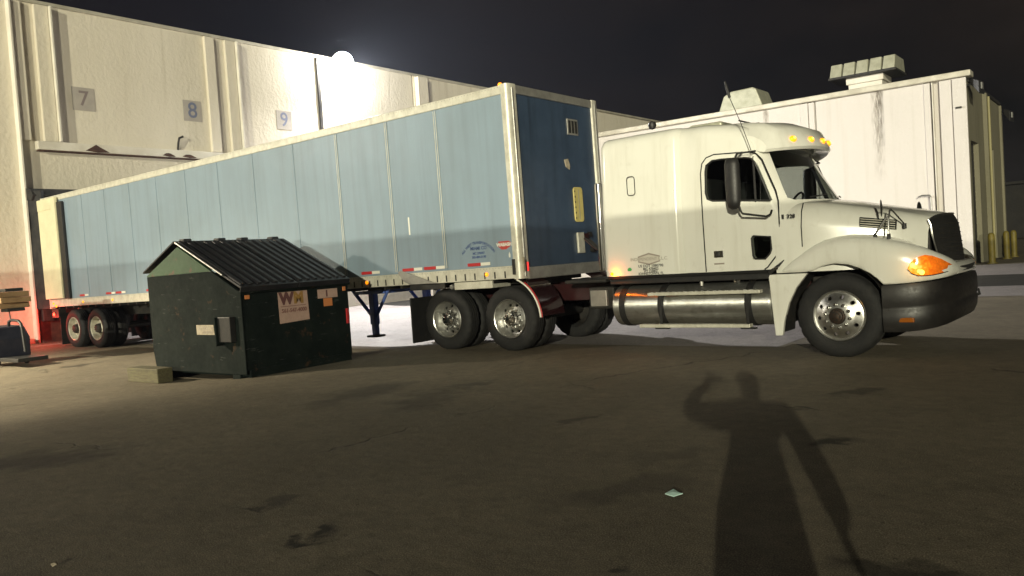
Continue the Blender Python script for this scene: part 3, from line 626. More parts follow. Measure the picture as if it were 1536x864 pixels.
for s in (1, -1):
    def sy(d): return YC-s*d
    def yy(z): return YC-s*(1.19-tumble(z)-.022)
    poly = [(x-.015 if x < 3.3 else x+.015, z) for x, z in sidewin]
    me = MB(); me.add([(x, yy(z), z) for x, z in poly], [tuple(range(len(poly)))]); me.build('side_window', glass_m, tr)
    pts = [(3.715, yy(2.54)-s*.004, 2.54), (3.73, yy(1.96)-s*.004, 1.96)]
    MB().tube(pts, .014, 6).build('window_divider', black_plastic, tr)
    # door gap outline
    dp = [(3.02, 1.105), (3.005, 2.40), (3.03, 2.53), (3.09, 2.60), (3.20, 2.63), (3.66, 2.605), (3.76, 2.57), (3.83, 2.49), (3.985, 2.08), (4.01, 1.95), (4.005, 1.38), (3.985, 1.31), (3.84, 1.13), (3.80, 1.105)]
    def yo(x, z): return YC-s*(interp(CAB, x+bow(x))[0]-tumble(z)+.0005) if x < 3.75 else YC-s*(interp(CAB, min(4.3, x+bow(x+.2)))[0]-tumble(z)+.002)
    fine = []
    for (a, b_), (c, d) in zip(dp, dp[1:]):
        for k in range(4): fine.append((a+(c-a)*k/4, b_+(d-b_)*k/4))
    fine.append(dp[-1])
    MB().tube([(x, yo(x, z), z) for x, z in fine], .0085, 6).build('door_gap', gap_m, tr)
MB().add([(x, YC-1.185-.005, z) for x, z in ((3.66, 1.54), (3.91, 1.52), (3.915, 1.35), (3.82, 1.235), (3.66, 1.24))], [(0, 1, 2, 3, 4)]).build('lower_door_window', glass_m, tr)
lw = [(3.685, 1.535), (3.905, 1.51), (3.91, 1.355), (3.89, 1.305), (3.825, 1.238), (3.695, 1.243), (3.668, 1.285), (3.66, 1.51)]
MB().tube([(x, .098, z) for x, z in lw], .011, 6, True).build('window_rubber', black_plastic, tr)
MB().tube([(x, YC-(1.196-tumble(z)), z) for x, z in sidewin], .013, 6, True).build('window_rubber', black_plastic, tr)
# drip rail above the door
# door handle
hp = boxo('door_handle', (3.145, 3.275, .085, .097, 1.285, 1.375), chrome, tr, .01); boxo('latch', (3.175, 3.225, .070, .084, 1.30, 1.36), black_plastic, hp, .006)
boxo('marker_strip', (3.14, 3.28, .093, .0985, 1.195, 1.215), decal_grey, tr, .002)
# sleeper hatch
hy = YC-1.2205
MB().tube([(x, hy, z) for x, z in rrect(1.925, 2.045, 2.215, 2.475, .04)], .006, 6, True).build('sleeper_vent', gap_m, tr)
# decals on sleeper
dy = YC-1.2225
lg = MB().prism([(2.03, 1.36), (2.20, 1.405), (2.37, 1.36), (2.37, 1.28), (2.20, 1.235), (2.03, 1.28)], 1, dy, dy+.001).build('emblem', decal_pale, tr)
for zz in (1, -1):
    MB().prism([(2.03, 1.32+zz*.04), (2.20, 1.32+zz*.085), (2.37, 1.32+zz*.04), (2.37, 1.32+zz*.022), (2.20, 1.32+zz*.062), (2.03, 1.32+zz*.022)], 1, dy-.0015, dy-.0005).build('emblem_bar', decal_grey, lg)
place_text('emblem_lettering', 'INDEPENDENT L.L.C.', .062, (2.20, dy-.001, 1.32), (1, 0, 0), (0, 0, 1), decal_grey, lg)
for k, (tx, sz, z) in enumerate((('US DOT 1080790', .052, 1.187), ('MC 478402', .050, 1.142), ('KY 133802', .045, 0), ('JOHNSTOWN, FL', .05, 0))):
    place_text('lettering', tx, sz, (2.22, dy-.001, (1.225, 1.183, 1.150, 1.118)[k]), (1, 0, 0), (0, 0, 1), decal_black, tr, bold=.001)
place_text('number', '328', .07, (4.16, YC-1.160, 1.745), (1, 0, 0), (0, 0, 1), decal_black, tr, bold=.002)
boxo('number_plate', (4.045, 4.075, YC-1.165, YC-1.160, 1.72, 1.775), decal_black, tr, .001)
MB().prism([(1.86, 1.165), (1.91, 1.165), (1.925, 1.19), (1.90, 1.215), (1.87, 1.21), (1.855, 1.19)], 1, dy-.0012, dy).build('green_sticker', decal_green, tr)
# sleeper marker lamp
ml = MB().lathe([(.001, -.03), (.018, -.026), (.024, -.012), (.024, 0)], (1.60, hy+.002, 1.135), 16).build('marker_lamp', amber, tr, smooth=50)
point('marker_glow', (1.66, hy-.06, 1.13), 2.6, (1, .19, .006), .012, tr)
# roof hatch items and trim
boxo('roof_vent', (2.45, 2.95, YC-.25, YC+.25, 3.10, 3.19), vent_m, tr, .03)
boxo('roof_seam', (3.455, 3.47, YC-.9, YC+.9, 3.045, 3.062), gap_m, tr, .001)
MB().cyl((3.62, .62, 2.93), (3.62, .62, 3.02), .02, .03, 10).build('air_horn', black_plastic, tr, smooth=40)
# visor
vb = MB(); vr = []
for i in range(33):
    t = -1+2*i/32; d = 1.10*t; y = YC+d; ad = abs(d)
    xf = 3.86+.40*max(0, 1-(ad/1.12)**2.2)
    zr = interp(CAB, 3.40)[2]-.05*(ad/.98)**2-(0 if ad < .9 else (ad-.9)*.75)
    zl = 2.665-.05*(ad/1.1)**2
    pr = [(3.36, zr+.006), (3.55, zr-.005), (3.55+(xf-3.55)*.5, zr-.05), (3.55+(xf-3.55)*.86, max(zr-.16, zl+.11)), (xf, zl+.045), (xf+.004, zl), (xf-.03, zl-.035), (xf-.09, zl-.02), (3.50, zl+.12), (3.36, zr-.05)]
    vr.append([(x, y, z) for x, z in pr])
vb.loft(vr, True, True); vis = vb.build('sun_visor', white_paint, tr, smooth=40)
for d in (-.72, -.37, 0, .37, .72):
    xf = 3.86+.40*max(0, 1-(abs(d)/1.12)**2.2)-.028
    c = Vector((xf+.012, YC+d, 2.742)); nn = Vector((1, d*.5, .45)).normalized(); q = nn.to_track_quat('Z', 'Y')
    b = MB(); b.loft([[c+q@Vector((  .052*math.cos(2*math.pi*k/16)*s_, .04*math.sin(2*math.pi*k/16)*s_, h_)) for k in range(16)] for s_, h_ in ((1.1, -.05), (1.05, .008), (.9, .02), (.5, .028), (.05, .030))], True, True).build('clearance_lamp', amber, vis, smooth=60)
    b = MB(); b.loft([[c+q@Vector((.024*math.cos(2*math.pi*k/12)*s_, .019*math.sin(2*math.pi*k/12)*s_, h_)) for k in range(12)] for s_, h_ in ((1.1, .026), (.9, .033), (.05, .037))], True, True).build('lamp_bulb', amber_hot, vis, smooth=60)
for xx, zz in ((3.50, 2.93), (3.56, 2.86), (3.60, 2.79)): MB().cyl((xx, .28, zz-.02), (xx, .245, zz-.02), .011, n=8).build('visor_bolt', gap_m, vis)
# hood
HOOD = [(4.12, 1.165, 1.05, 1.93, .30), (4.30, 1.135, 1.05, 1.962, .30), (4.60, 1.05, 1.05, 1.915, .30), (5.00, .93, 1.05, 1.825, .27), (5.40, .80, 1.02, 1.735, .24), (5.58, .735, 1.0, 1.695, .22), (5.68, .69, 1.0, 1.665, .20), (5.75, .65, 1.0, 1.62, .18)]
def hring(x):
    hw, zb, zt, r = interp(HOOD, x); crown = .04; zs = zt-crown-r; pts = []
    bw = .22*sstep(4.4, 4.0, x)+.16*sstep(5.2, 5.75, x)
    for k in range(7): pts.append((hw+.04*(1-k/6)*sstep(4.1, 4.7, x), zb+(zs-zb)*k/6))
    for k in range(1, 9):
        a = R(90*k/8); pts.append((hw-r+r*math.cos(a), zs+r*math.sin(a)))
    for k in range(1, 7):
        y = (hw-r)*(1-k/6); pts.append((y, zt-crown*(y/(hw-r))**2))
    f = lambda y: x-bw*(y/hw)**2
    return [(f(y), YC-y, z) for y, z in pts]+[(f(y), YC+y, z) for y, z in pts[:-1]][::-1]
hb = MB(); hx = sorted(set([h[0] for h in HOOD]+[4.2, 4.45, 4.8, 5.2, 5.5, 5.72])); hr = [hring(x) for x in hx]; hb.loft(hr, False)
hood = hb.build('hood', white_paint, tr, smooth=40)
def hood_y(x): return YC-interp(HOOD, x)[0]
# hood seam
MB().tube([(4.275, .155, 1.36), (4.275, .152, 1.62), (4.272, .205, 1.80), (4.268, .30, 1.90)], .007, 6).build('hood_gap', gap_m, tr)
# hood side vent with slats
va, vbx = 4.93, 5.27
def hv(x, z): return hood_y(x)+.006+ (.0 if z < 1.6 else (z-1.6)*.12)
def hzz(x, f): return 1.60-(x-4.93)*.17+f
def hvy(x, f): return hood_y(x)-.012+max(0, f+.01)*.30
MB().loft([[(x, hvy(x, -.045), hzz(x, -.045)), (x, hvy(x, -.045)+.08, hzz(x, -.045)), (x, hvy(x, .07)+.08, hzz(x, .07)), (x, hvy(x, .07), hzz(x, .07)), (x, hvy(x, .01)-.004, hzz(x, .01))] for x in (va-.02, va, vbx, vbx+.02)], True, True).build('hood_vent', gap_m, tr, bevel=.004)
for f in (-.03, -.003, .024, .051):
    MB().tube([(va-.012, hvy(va, f)-.008, hzz(va, f)), (vbx+.012, hvy(vbx, f)-.008, hzz(vbx, f))], .0062, 6).build('vent_slat', rail_m, tr, smooth=40)
# fenders + nose along a plan path
FP = [(4.02, .125, 1.05, 1.09, .14), (4.15, .105, 1.05, 1.21, .18), (4.30, .095, 1.05, 1.33, .22), (4.40, .09, 1.065, 1.385, .26), (4.52, .087, 1.115, 1.43, .30), (4.67, .085, 1.14, 1.455, .34), (4.82, .085, 1.12, 1.46, .37), (4.95, .087, 1.07, 1.45, .40), (5.06, .09, 1.0, 1.435, .42), (5.14, .094, .93, 1.42, .44), (5.20, .10, .865, 1.405, .45), (5.33, .115, .87, 1.375, .46), (5.46, .145, .875, 1.345, .47), (5.58, .19, .885, 1.31, .47), (5.68, .25, .895, 1.275, .45), (5.76, .33, .905, 1.24, .42), (5.82, .43, .915, 1.205, .36), (5.86, .55, .925, 1.165, .28), (5.88, .68, .93, 1.12, .20)]
def path_loft(FPx, flip=False):
    rr = []
    for i, (x, y, lo, cr_, din) in enumerate(FPx):
        a = FPx[max(0, i-1)]; b = FPx[min(len(FPx)-1, i+1)]; tx, ty = b[0]-a[0], b[1]-a[1]; ln = math.hypot(tx, ty); nx_, ny_ = -ty/ln, tx/ln   # inward normal (+y side)
        r = min(.17, (cr_-lo)*.55); sec = [(.09, lo+.004), (.015, lo), (0, lo+.015)]
        for k in range(1, 5): sec.append((-.012*math.sin(math.pi*k/5), lo+.015+(cr_-r-lo-.015)*k/4))
        for k in range(1, 8):
            an = R(90*k/7); sec.append((r-r*math.cos(an), cr_-r+r*math.sin(an)))
        sec += [(r+(din-r)*.5 if din > r else r+.01, cr_+.02), (max(din, r+.02), cr_+.045)]
        rr.append([(x+nx_*d, (y+ny_*d) if not flip else my(y+ny_*d), z) for d, z in sec])
    return MB().loft(rr, False)
for fl in (False, True): path_loft(FP, fl).build('fender', white_paint, tr, smooth=40)
# nose strip under the grille
nb = MB(); rr = []
for i in range(13):
    t = -1+2*i/12; y = YC+.615*t; x = 5.905-.025*t*t
    rr.append([(x-.10, y, .935), (x, y, .935), (x+.012, y, .98), (x, y, 1.035), (x-.03, y, 1.065), (x-.12, y, 1.07)])
nb.loft(rr, True, True).build('nose_panel', white_paint, tr, smooth=40)
rr = []
for i in range(13):
    t = -1+2*i/12; y = YC+.52*t; x = 5.918-.025*t*t
    rr.append([(x-.02, y, .962), (x, y, .962), (x, y, 1.02), (x-.02, y, 1.02)])
MB().loft(rr, True, True).build('lower_intake', black_plastic, tr)
# grille
gb_ = MB(); rr = []
def gx(t, z): return 5.60+.185*(1-t*t)+.07*(1.66-z)/.58-(0 if z < 1.55 else (z-1.55)*.45)
def gw(z): return .645 if z > 1.40 else .645-.17*((1.40-z)/.32)**1.4
for j in range(11):
    zq = lambda t: 1.075+(.575-.07*t*t*t*t)*j/10
    rr.append([(gx(-1+2*i/16, zq(-1+2*i/16)), YC+gw(zq(-1+2*i/16))*(-1+2*i/16), zq(-1+2*i/16)) for i in range(17)])
gb_.loft(rr, False).build('grille', black_plastic, tr, smooth=50)
for j in range(1, 9):
    z = 1.08+.056*j
    MB().tube([(gx(-.82+1.64*i/10, z)+.001, YC+gw(z)*(-.82+1.64*i/10), z) for i in range(11)], .007, 6).build('grille_bar', dark_iron, tr, smooth=40)
_e = [rr[k][0] for k in range(11)]+[rr[10][k] for k in range(1, 17)]+[rr[10-k][16] for k in range(1, 11)]+[rr[0][16-k] for k in range(1, 16)]
MB().tube([(x+.004, y, z) for x, y, z in _e], .011, 6, True)  .build('grille_surround', alu, tr, smooth=40)
MB().add([(p[0]-.02, p[1], p[2]) for p in hr[-1]], [tuple(range(len(hr[-1])))]).build('radiator', dark_iron, tr)
MB().tube([(5.62, YC-.12, 1.60), (5.66, YC-.12, 1.74), (5.60, YC-.12, 1.78), (5.50, YC-.10, 1.78)], .008, 6).build('hood_ornament_bracket', chrome, tr, smooth=40) if False else None
# wheel wells, firewall, inner dark bodies
boxo('engine_bay', (4.2, 5.6, .70, my(.70), .75, 1.5), dark_iron, tr, .02)
for s in (0, 1):
    b = MB(); rr = []
    for k in range(17):
        a = R(-8+196*k/16); x, z = 4.64+.60*math.cos(a), .50+.645*math.sin(a)
        rr.append([(x, .125 if not s else my(.125), z), (x, .72 if not s else my(.72), z)])
    b.loft(rr, False).build('wheel_well', dark_iron, tr, smooth=50)
    # quarter extension behind the wheel
    ex = [(3.865, 1.035), (3.85, 1.0), (3.875, .62), (3.90, .265), (3.99, .265), (4.02, .45), (4.09, .67), (4.19, .86), (4.335, 1.035)]
    y0, y1 = (.10, .17) if not s else (my(.17), my(.10))
    MB().prism(ex, 1, y0, y1).build('fender_extension', white_paint, tr, bevel=.012)
    MB().prism([(3.885, .99), (3.905, .30), (3.985, .30), (4.00, .46), (4.06, .68), (4.15, .86), (4.27, .99)], 1, y1+.002 if not s else y0-.42, y1+.42 if not s else y0-.002).build('mud_guard', black_plastic, tr)
MB().tube([(3.86, .105, 1.055), (3.97, .098, 1.13), (4.06, .094, 1.21)], [.026, .02, .006], 6).build('hood_latch', black_plastic, tr, smooth=40)
boxo('latch_pin', (3.93, 3.99, .070, .085, 1.10, 1.125), chrome, tr, .004)
# bumper
BP = [(5.17, .13, .305, .858), (5.30, .14, .305, .862), (5.45, .165, .31, .868), (5.60, .22, .325, .876), (5.72, .31, .345, .886), (5.81, .43, .37, .896), (5.87, .60, .395, .91), (5.905, .85, .41, .922), (5.92, 1.1, .415, .928), (5.925, YC, .415, .93)]
BPf = BP+[(x, my(y), a, b) for x, y, a, b in BP[:-1][::-1]]
rr = []
for i, (x, y, lo, hi) in enumerate(BPf):
    a = BPf[max(0, i-1)]; b = BPf[min(len(BPf)-1, i+1)]; tx, ty = b[0]-a[0], b[1]-a[1]; ln = math.hypot(tx, ty); n_ = (-ty/ln, tx/ln)
    sec = [(.10, hi), (.0, hi-.004), (-.015, hi-.05), (-.022, hi-.22), (-.005, hi-.26), (-.005, hi-.30), (-.018, hi-.33), (-.005, lo+.08), (.03, lo), (.11, lo)]
    rr.append([(x+n_[0]*d, y+n_[1]*d, z) for d, z in sec])
MB().loft(rr, True, True).build('bumper', bumper_m, tr, smooth=40)
MB().tube([(5.86, 1.75, .66), (5.93, 1.75, .67), (5.94, 1.75, .62), (5.88, 1.75, .60)], .02, 8).build('tow_hook', black_plastic, tr, smooth=40)
for fl in (0, 1):
    y = .143 if not fl else my(.143)
    boxo('bumper_reflector', (5.33, 5.50, y-.006-.0, y+.05, .42, .475), amber_off, tr, .01)
# headlights
for fl in (0, 1):
    def fpl(x): return interp([(p[0], p[1]) for p in FP], x)[0]
    up_ = [(5.46, 1.05), (5.50, 1.12), (5.56, 1.165), (5.63, 1.185), (5.70, 1.17), (5.77, 1.13), (5.82, 1.085), (5.86, 1.04)]
    lo_ = [(5.46, 1.03), (5.50, .98), (5.56, .952), (5.63, .947), (5.70, .95), (5.77, .962), (5.82, .975), (5.86, 1.0)]
    rr = []
    for (x, zu), (_, zl) in zip(up_, lo_):
        y = fpl(x)-.022-.012*math.sin(math.pi*(x-5.46)/.4)
        rr.append([(x, (y+.006*abs(2*k/4-1)*2) if not fl else my(y+.006*abs(2*k/4-1)*2), zl+(zu-zl)*k/4) for k in range(5)])
    hl = MB().loft(rr, False).build('headlamp', amber_soft, tr, smooth=60)
    y = fpl(5.545)-.040; yy_ = y if not fl else my(y)
    for xx, zz, r_ in ((5.515, 1.075, .028), (5.60, .99, .030), (5.575, 1.005, .02)):
        yb = fpl(xx)-.045; yb = yb if not fl else my(yb)
        MB().lathe([(.001, -.014), (r_*.7, -.01), (r_, 0), (r_*.6, .012), (.001, .014)], (xx, yb, zz), 14).build('bulb_glow', amber_hot, hl, smooth=60)
    rr = [[(x, (fpl(x)-.026) if not fl else my(fpl(x)-.026), z+dz) for dz in (-.004, .006)] for x, z in lo_]
    MB().loft(rr, False).build('headlamp_seal', gap_m, hl)
point('headlamp_glow', (5.58, .02, 1.03), .7, (1, .45, .06), .03, tr)
# fuel tank with straps and steps
MB().cyl((1.56, .37, .665), (3.86, .37, .665), .285, n=56).build('fuel_tank', brushed, tr, smooth=40, bevel=.025, seg=3)
for x in (1.72, 2.33, 3.57):
    MB().lathe([(.287, -.045), (.297, -.045), (.297, .045), (.287, .045)], (x, .37, .665), 48, 0).build('tank_strap', black_plastic, tr, smooth=40)
    MB().prism([(x-.045, .93), (x+.045, .93), (x+.045, 1.02), (x-.045, 1.02)], 1, .3, .9).build('tank_bracket', dark_iron, tr)
MB().cyl((3.35, .33, .945), (3.35, .33, .985), .06, n=18).build('filler_cap', chrome, tr, smooth=40)
for name, x0, x1, z in (('upper_step', 2.19, 3.77, .83), ('lower_step', 2.04, 3.62, .395)):
    st = MB().box(x0, x1, -.02, .10, z-.018, z+.028).build(name, rail_m, tr, bevel=.008)
    for k in range(18): boxo('tread_rib', (x0+.05+k*(x1-x0-.1)/18, x0+.05+(k+.55)*(x1-x0-.1)/18, -.015, .095, z+.0285, z+.034), brushed, st, 0)
for x in (2.36, 3.58):
    MB().tube([(x, .04, .81), (x, .02, .62), (x, .03, .40)], .022, 6).build('step_hanger', black_plastic, tr, smooth=40)
    boxo('step_foot', (x-.10, x+.10, .02, .09, .355, .376), black_plastic, tr, .004)
MB().tube([(2.9, .20, .92), (2.9, .20, 1.05)], .025, 8).build('air_fitting', rail_grey, tr, smooth=40); boxo('valve_block', (3.30, 3.42, .22, .30, .99, 1.05), tape_white, tr, .01)
boxo('cab_skirt', (1.52, 3.86, .14, my(.14), .98, 1.098), black_plastic, tr, .01)
boxo('sill_trim', (1.52, 3.84, .092, .135, 1.06, 1.098), gap_m, tr, .004)
# chassis rails and cross members
for y in (.87, 1.58): boxo('frame_rail', (-2.35, 5.3, y, y+.14, .72, .985), frame_m, tr, .006)
for x in (-2.2, -1.0, .45, 1.3): boxo('cross_member', (x, x+.12, 1.01, 1.579, .74, .95), frame_m, tr, .006)
boxo('gearbox', (2.2, 4.2, .98, 1.6, .55, 1.0), dark_iron, tr, .05)
boxo('battery_box', (1.02, 1.45, .34, .86, .62, .94), dark_iron, tr, .02)
bb = boxo('air_tank_box', (1.08, 1.36, .28, .339, .66, .90), rail_grey, tr, .01)
boxo('deck_plate', (.45, 1.46, .75, 1.85, .987, 1.005), dark_iron, tr, .004)
boxo('fifth_wheel', (-1.4, -.25, .75, 1.84, .99, 1.12), dark_iron, tr, .02)
boxo('rear_cross', (.62, 1.35, .30, 2.2, 1.007, 1.06), dark_iron, tr, .02)
# quarter fenders
for s in (0, 1):
    rr = []
    y0, y1 = (.00, .64) if not s else (my(.64), my(.0))
    for k in range(13):
        a = R(4+62*k/12); r0 = .655
        rr.append([(-.31+r*math.cos(a), y, .50+r*math.sin(a)) for y, r in ((y0, r0), (y1, r0), (y1, r0+.02), (y0, r0+.02))])
    qf = MB().loft(rr, True, True).build('quarter_fender', maroon_gloss, tr, smooth=40)
    if not s: MB().tube([(-.31+.672*math.cos(R(3+64*k/12)), y0-.008, .50+.672*math.sin(R(3+64*k/12))) for k in range(13)], .014, 8).build('edge_trim', tape_white, qf, smooth=50)
    if not s: MB().tube([(-.31+.700*math.cos(R(3+52*k/12)), y0-.006, .50+.700*math.sin(R(3+52*k/12))) for k in range(13)], .009, 8).build('edge_stripe', tape_red, qf, smooth=50)
    boxo('mud_flap', (-2.43, -2.40, y0+.04, y1-.02, .10, .88), black_rubber, tr, .005)
# exhaust and hoses behind the sleeper
MB().cyl((1.30, .34, 1.18), (1.30, .34, 2.46), .065, n=20).build('exhaust_stack', chrome, tr, smooth=40, bevel=.01)
MB().tube([(1.28, 2.22, 1.1), (1.28, 2.22, 3.25), (1.28, 2.20, 3.36)], .055, 12).build('exhaust_stack', chrome, tr, smooth=40)
MB().lathe([(.001, -.07), (.05, -.055), (.07, 0), (.055, .05), (.001, .07)], (1.28, 2.18, 3.47), 16, 2).build('exhaust_cap', black_plastic, tr, smooth=50)
for k, (y, c) in enumerate(((1.9, frame_m), (1.98, black_plastic), (2.06, dark_iron))):
    MB().tube([(1.42, y, 1.75), (1.1, y+.02, 1.35-.05*k), (.6, y+.03, 1.28-.04*k), (.2, y-.05, 1.55), (.0, y-.08, 1.75)], .016, 8).build('air_line', c, tr, smooth=40)
# axles + wheels
MB().cyl((4.67, .3, .50), (4.67, my(.3), .50), .07, n=16).build('front_axle', dark_iron, tr, smooth=40)
wheel(tr, 4.67, .145, .505, FR, alu, FH, None, FN, None, False, FC, rot=.2); wheel(tr, 4.67, my(.145), .505, FR, alu, FH, None, FN, None, False, FC, far=True)
for k, x in enumerate((-.31, -1.63)):
    MB().cyl((x, .5, .505), (x, my(.5), .505), .10, n=16).build('drive_axle', dark_iron, tr, smooth=40)
    wheel(tr, x, .07, .505, DR, alu, DH, None, DN, None, True, rot=.3+k); wheel(tr, x, my(.07), .505, DR, alu, DH, None, DN, None, True, far=True)
# mirrors
for s in (0, 1):
    Y = (lambda y: y) if not s else my
    mr_ = []
    for (z, w2, d2) in ((1.88, .03, .02), (1.91, .075, .05), (1.98, .09, .065), (2.2, .098, .07), (2.44, .095, .065), (2.50, .08, .05), (2.52, .04, .02)):
        mr_.append([(3.575+w2*math.cos(a)*(1.0), Y(-.20+d2*math.sin(a)), z) for a in [2*math.pi*k/16 for k in range(16)]])
    mi = MB().loft(mr_, True, True).build('wing_mirror', black_plastic, tr, smooth=50)
    MB().tube([(3.60, Y(.09), 2.60), (3.62, Y(-.12), 2.575), (3.60, Y(-.17), 2.50), (3.605, Y(-.17), 2.0), (3.64, Y(-.165), 1.86), (3.66, Y(-.15), 1.82), (3.90, Y(.0), 1.765), (3.935, Y(.06), 1.79), (3.94, Y(.098), 1.84)], .014, 8).build('mirror_arm', black_plastic, tr, smooth=50)
    MB().tube([(3.77, Y(.10), 2.60), (3.77, Y(-.10), 2.575), (3.62, Y(-.12), 2.575)], .012, 8).build('mirror_arm', black_plastic, tr, smooth=50)
    for z in (2.42, 2.05): MB().tube([(3.60, Y(-.17), z), (3.575, Y(-.19), z)], .02, 8).build('mirror_clamp', black_plastic, tr)
    # hood mirror on a chrome tripod
    tp = (5.27, Y(.28), 1.74)
    mo = MB().tube([(5.26, Y(.20), 1.44), (5.262, Y(.22), 1.62), tp, (5.20, Y(.26), 1.755)], .010, 8).build('hood_mirror_post', alu, tr, smooth=50)
    MB().tube([(5.10, Y(.25), 1.455), (5.16, Y(.25), 1.53), (5.25, Y(.24), 1.66)], .012, 8).build('hood_mirror_leg', alu, tr, smooth=50)
    MB().tube([(5.38, Y(.46), 1.55), (5.30, Y(.32), 1.70), tp], .009, 8).build('hood_mirror_leg', black_plastic, tr, smooth=50)
    for p in ((5.26, Y(.20), 1.44), (5.10, Y(.25), 1.455), (5.38, Y(.46), 1.55)): MB().cyl((p[0], p[1], p[2]-.05), (p[0], p[1], p[2]+.012), .022, n=10).build('mirror_foot', black_plastic, tr, smooth=40)
    hm = []
    for (x, r_) in ((5.168, .004), (5.170, .085), (5.178, .105), (5.186, .09), (5.194, .02)):
        hm.append([(x+(1 if not s else -1)*-.10*r_*math.cos(2*math.pi*k/18)*1.6, Y(.26)+r_*.62*math.cos(2*math.pi*k/18), 1.755+r_*1.0*math.sin(2*math.pi*k/18)) for k in range(18)])
    MB().loft(hm, True, True).build('hood_mirror', black_plastic, tr, smooth=50)
MB().tube([(3.77, -.02, 2.575), (3.66, -.04, 2.95), (3.53, -.05, 3.30)], .005, 6).build('antenna', black_plastic, tr); MB().tube([(3.535, -.05, 3.29), (3.505, -.05, 3.42), (3.485, -.05, 3.50)], [.018, .02, .012], 8).build('antenna_tip', black_plastic, tr, smooth=50)
# cab interior
boxo('dashboard', (3.72, 4.12, .25, my(.25), 1.45, 1.90), cab_dark, tr, .05)
for y in (.35, 1.65):
    se = boxo('seat', (3.0, 3.45, y, y+.55, 1.3, 1.62), cab_dark, tr, .06); boxo('seat_back', (2.88, 3.02, y, y+.55, 1.6, 2.35), cab_dark, se, .05)
a_ = []
for k in range(24):
    t = 2*math.pi*k/24; a_.append((3.62+.10*math.sin(t), 1.93+.22*math.cos(t), 1.93+.19*math.sin(t)))
MB().tube(a_, .016, 6, True).build('steering_wheel', black_plastic, tr, smooth=50)
for y0, y1 in ((.62, 1.05), (1.6, 2.0)): MB().tube([(surfx(y0-YC, 1.985)+.012, y0, 1.985), (surfx(y1-YC, 2.02)+.012, y1, 2.02)], .009, 6).build('wiper', black_plastic, tr)

# ------------------------------------------------------------------ TRAILER
TP = .0123
tl = thing('semi_trailer', (-.9, YC, 0), 'long pale blue box trailer with white rails backed into bay 7', 'trailer', rot=(0, -TP, 0))
LX, TZ, BZ, TW = -16.15, 4.10, 1.13, 2.59
seams = [-.02, -1.47, -2.62, -3.93, -5.20, -6.50, -7.75, -9.0, -10.22, -11.44, -12.66, -13.85, -15.0, LX+.05]
for i, (a, b_) in enumerate(zip(seams, seams[1:])):
    pts = []
    pn = MB(); nxx = 4
    x1, x0 = a-.001, b_+.001
    MB().box(x0, x1, .0, .03, BZ+.20, TZ-.14).build('side_panel', blue_side, tl, bevel=.003)
    if i < 12:
        st = MB().box(b_-.028, b_+.028, -.010, -.0005, BZ+.20, TZ-.14).build('seam_strip', blue_side, tl, bevel=.004)
        if i < 3:
            for d in (-.02, .02): boxo('seam_bead', (b_+d-.005, b_+d+.005, -.0165, -.0105, BZ+.24, TZ-.16), rail_m, st, .002)
MB().box(LX, -.02, TW-.03, TW, BZ+.2, TZ-.14).build('far_side_panel', blue_side, tl)
MB().box(LX, 0, .031, TW-.031, TZ-.10, TZ-.01).build('roof', rail_grey, tl)
MB().box(LX, -.03, .031, TW-.031, BZ+.05, BZ+.16).build('floor', dark_iron, tl)
for i in range(38):
    boxo('cross_member', (LX+.4+i*.41, LX+.45+i*.41, .05, TW-.05, BZ-.06, BZ+.049), dark_iron, tl, 0)
for y in (0, TW-.045):
    ye = y-.012 if y == 0 else y
    boxo('top_rail', (LX, -.02, ye, ye+.057, TZ-.139, TZ), rail_m, tl, .012)
    boxo('bottom_rail', (LX, -.02, ye, ye+.057, BZ, BZ+.199), rail_m, tl, .006)
rv_ = MB()
for i in range(260):
    x = -.12-i*.0613
    rv_.cyl((x, -.013, TZ-.03), (x, -.0165, TZ-.03), .0065, n=6); rv_.cyl((x, -.013, BZ+.175), (x, -.0165, BZ+.175), .0065, n=6)
for b_ in seams[1:-1]:
    for k in range(36):
        for d in (-.045, .045): rv_.cyl((b_+d, .0, BZ+.25+k*.0735), (b_+d, -.004, BZ+.25+k*.0735), .008, .005, n=6)
rv_.build('rivets', rail_grey, tl, kind='stuff')
for i in range(26):
    x = -.25-i*.205 if i < 20 else -4.5-(i-20)*.6
    boxo('rail_notch', (x-.014, x+.014, -.0150, -.0125, BZ+.015, BZ+.12), dark_iron, tl, 0)
# front corner posts (rounded), front wall
for s in (0, 1):
    Y = (lambda y: y) if not s else (lambda y: TW-y)
    prof = [(-.07, -.016), (-.012, -.018), (.03, -.008), (.055, .02), (.068, .06), (.072, .15), (.068, .19), (.03, .2), (-.02, .15), (-.07, .04)]
    MB().loft([[(x, Y(y), z) for x, y in prof] for z in (BZ-.01, TZ+.012)], True, True).build('corner_post', rail_m, tl, smooth=50)
    MB().loft([[(x, Y(y), z) for x, y in ((.066, .075), (.080, .085), (.080, .115), (.068, .125))] for z in (BZ+.02, TZ-.05)], True, True).build('post_rib', rail_grey, tl, bevel=.004)
ft = MB().box(-.02, .035, .19, TW-.19, BZ+.16, TZ-.13).build('front_wall', blue_front, tl)
boxo('front_top_rail', (-.02, .066, .195, TW-.195, TZ-.129, TZ+.006), rail_grey, tl, .015)
boxo('front_bottom_rail', (-.02, .066, .195, TW-.195, BZ-.03, BZ+.159), rail_grey, tl, .012)
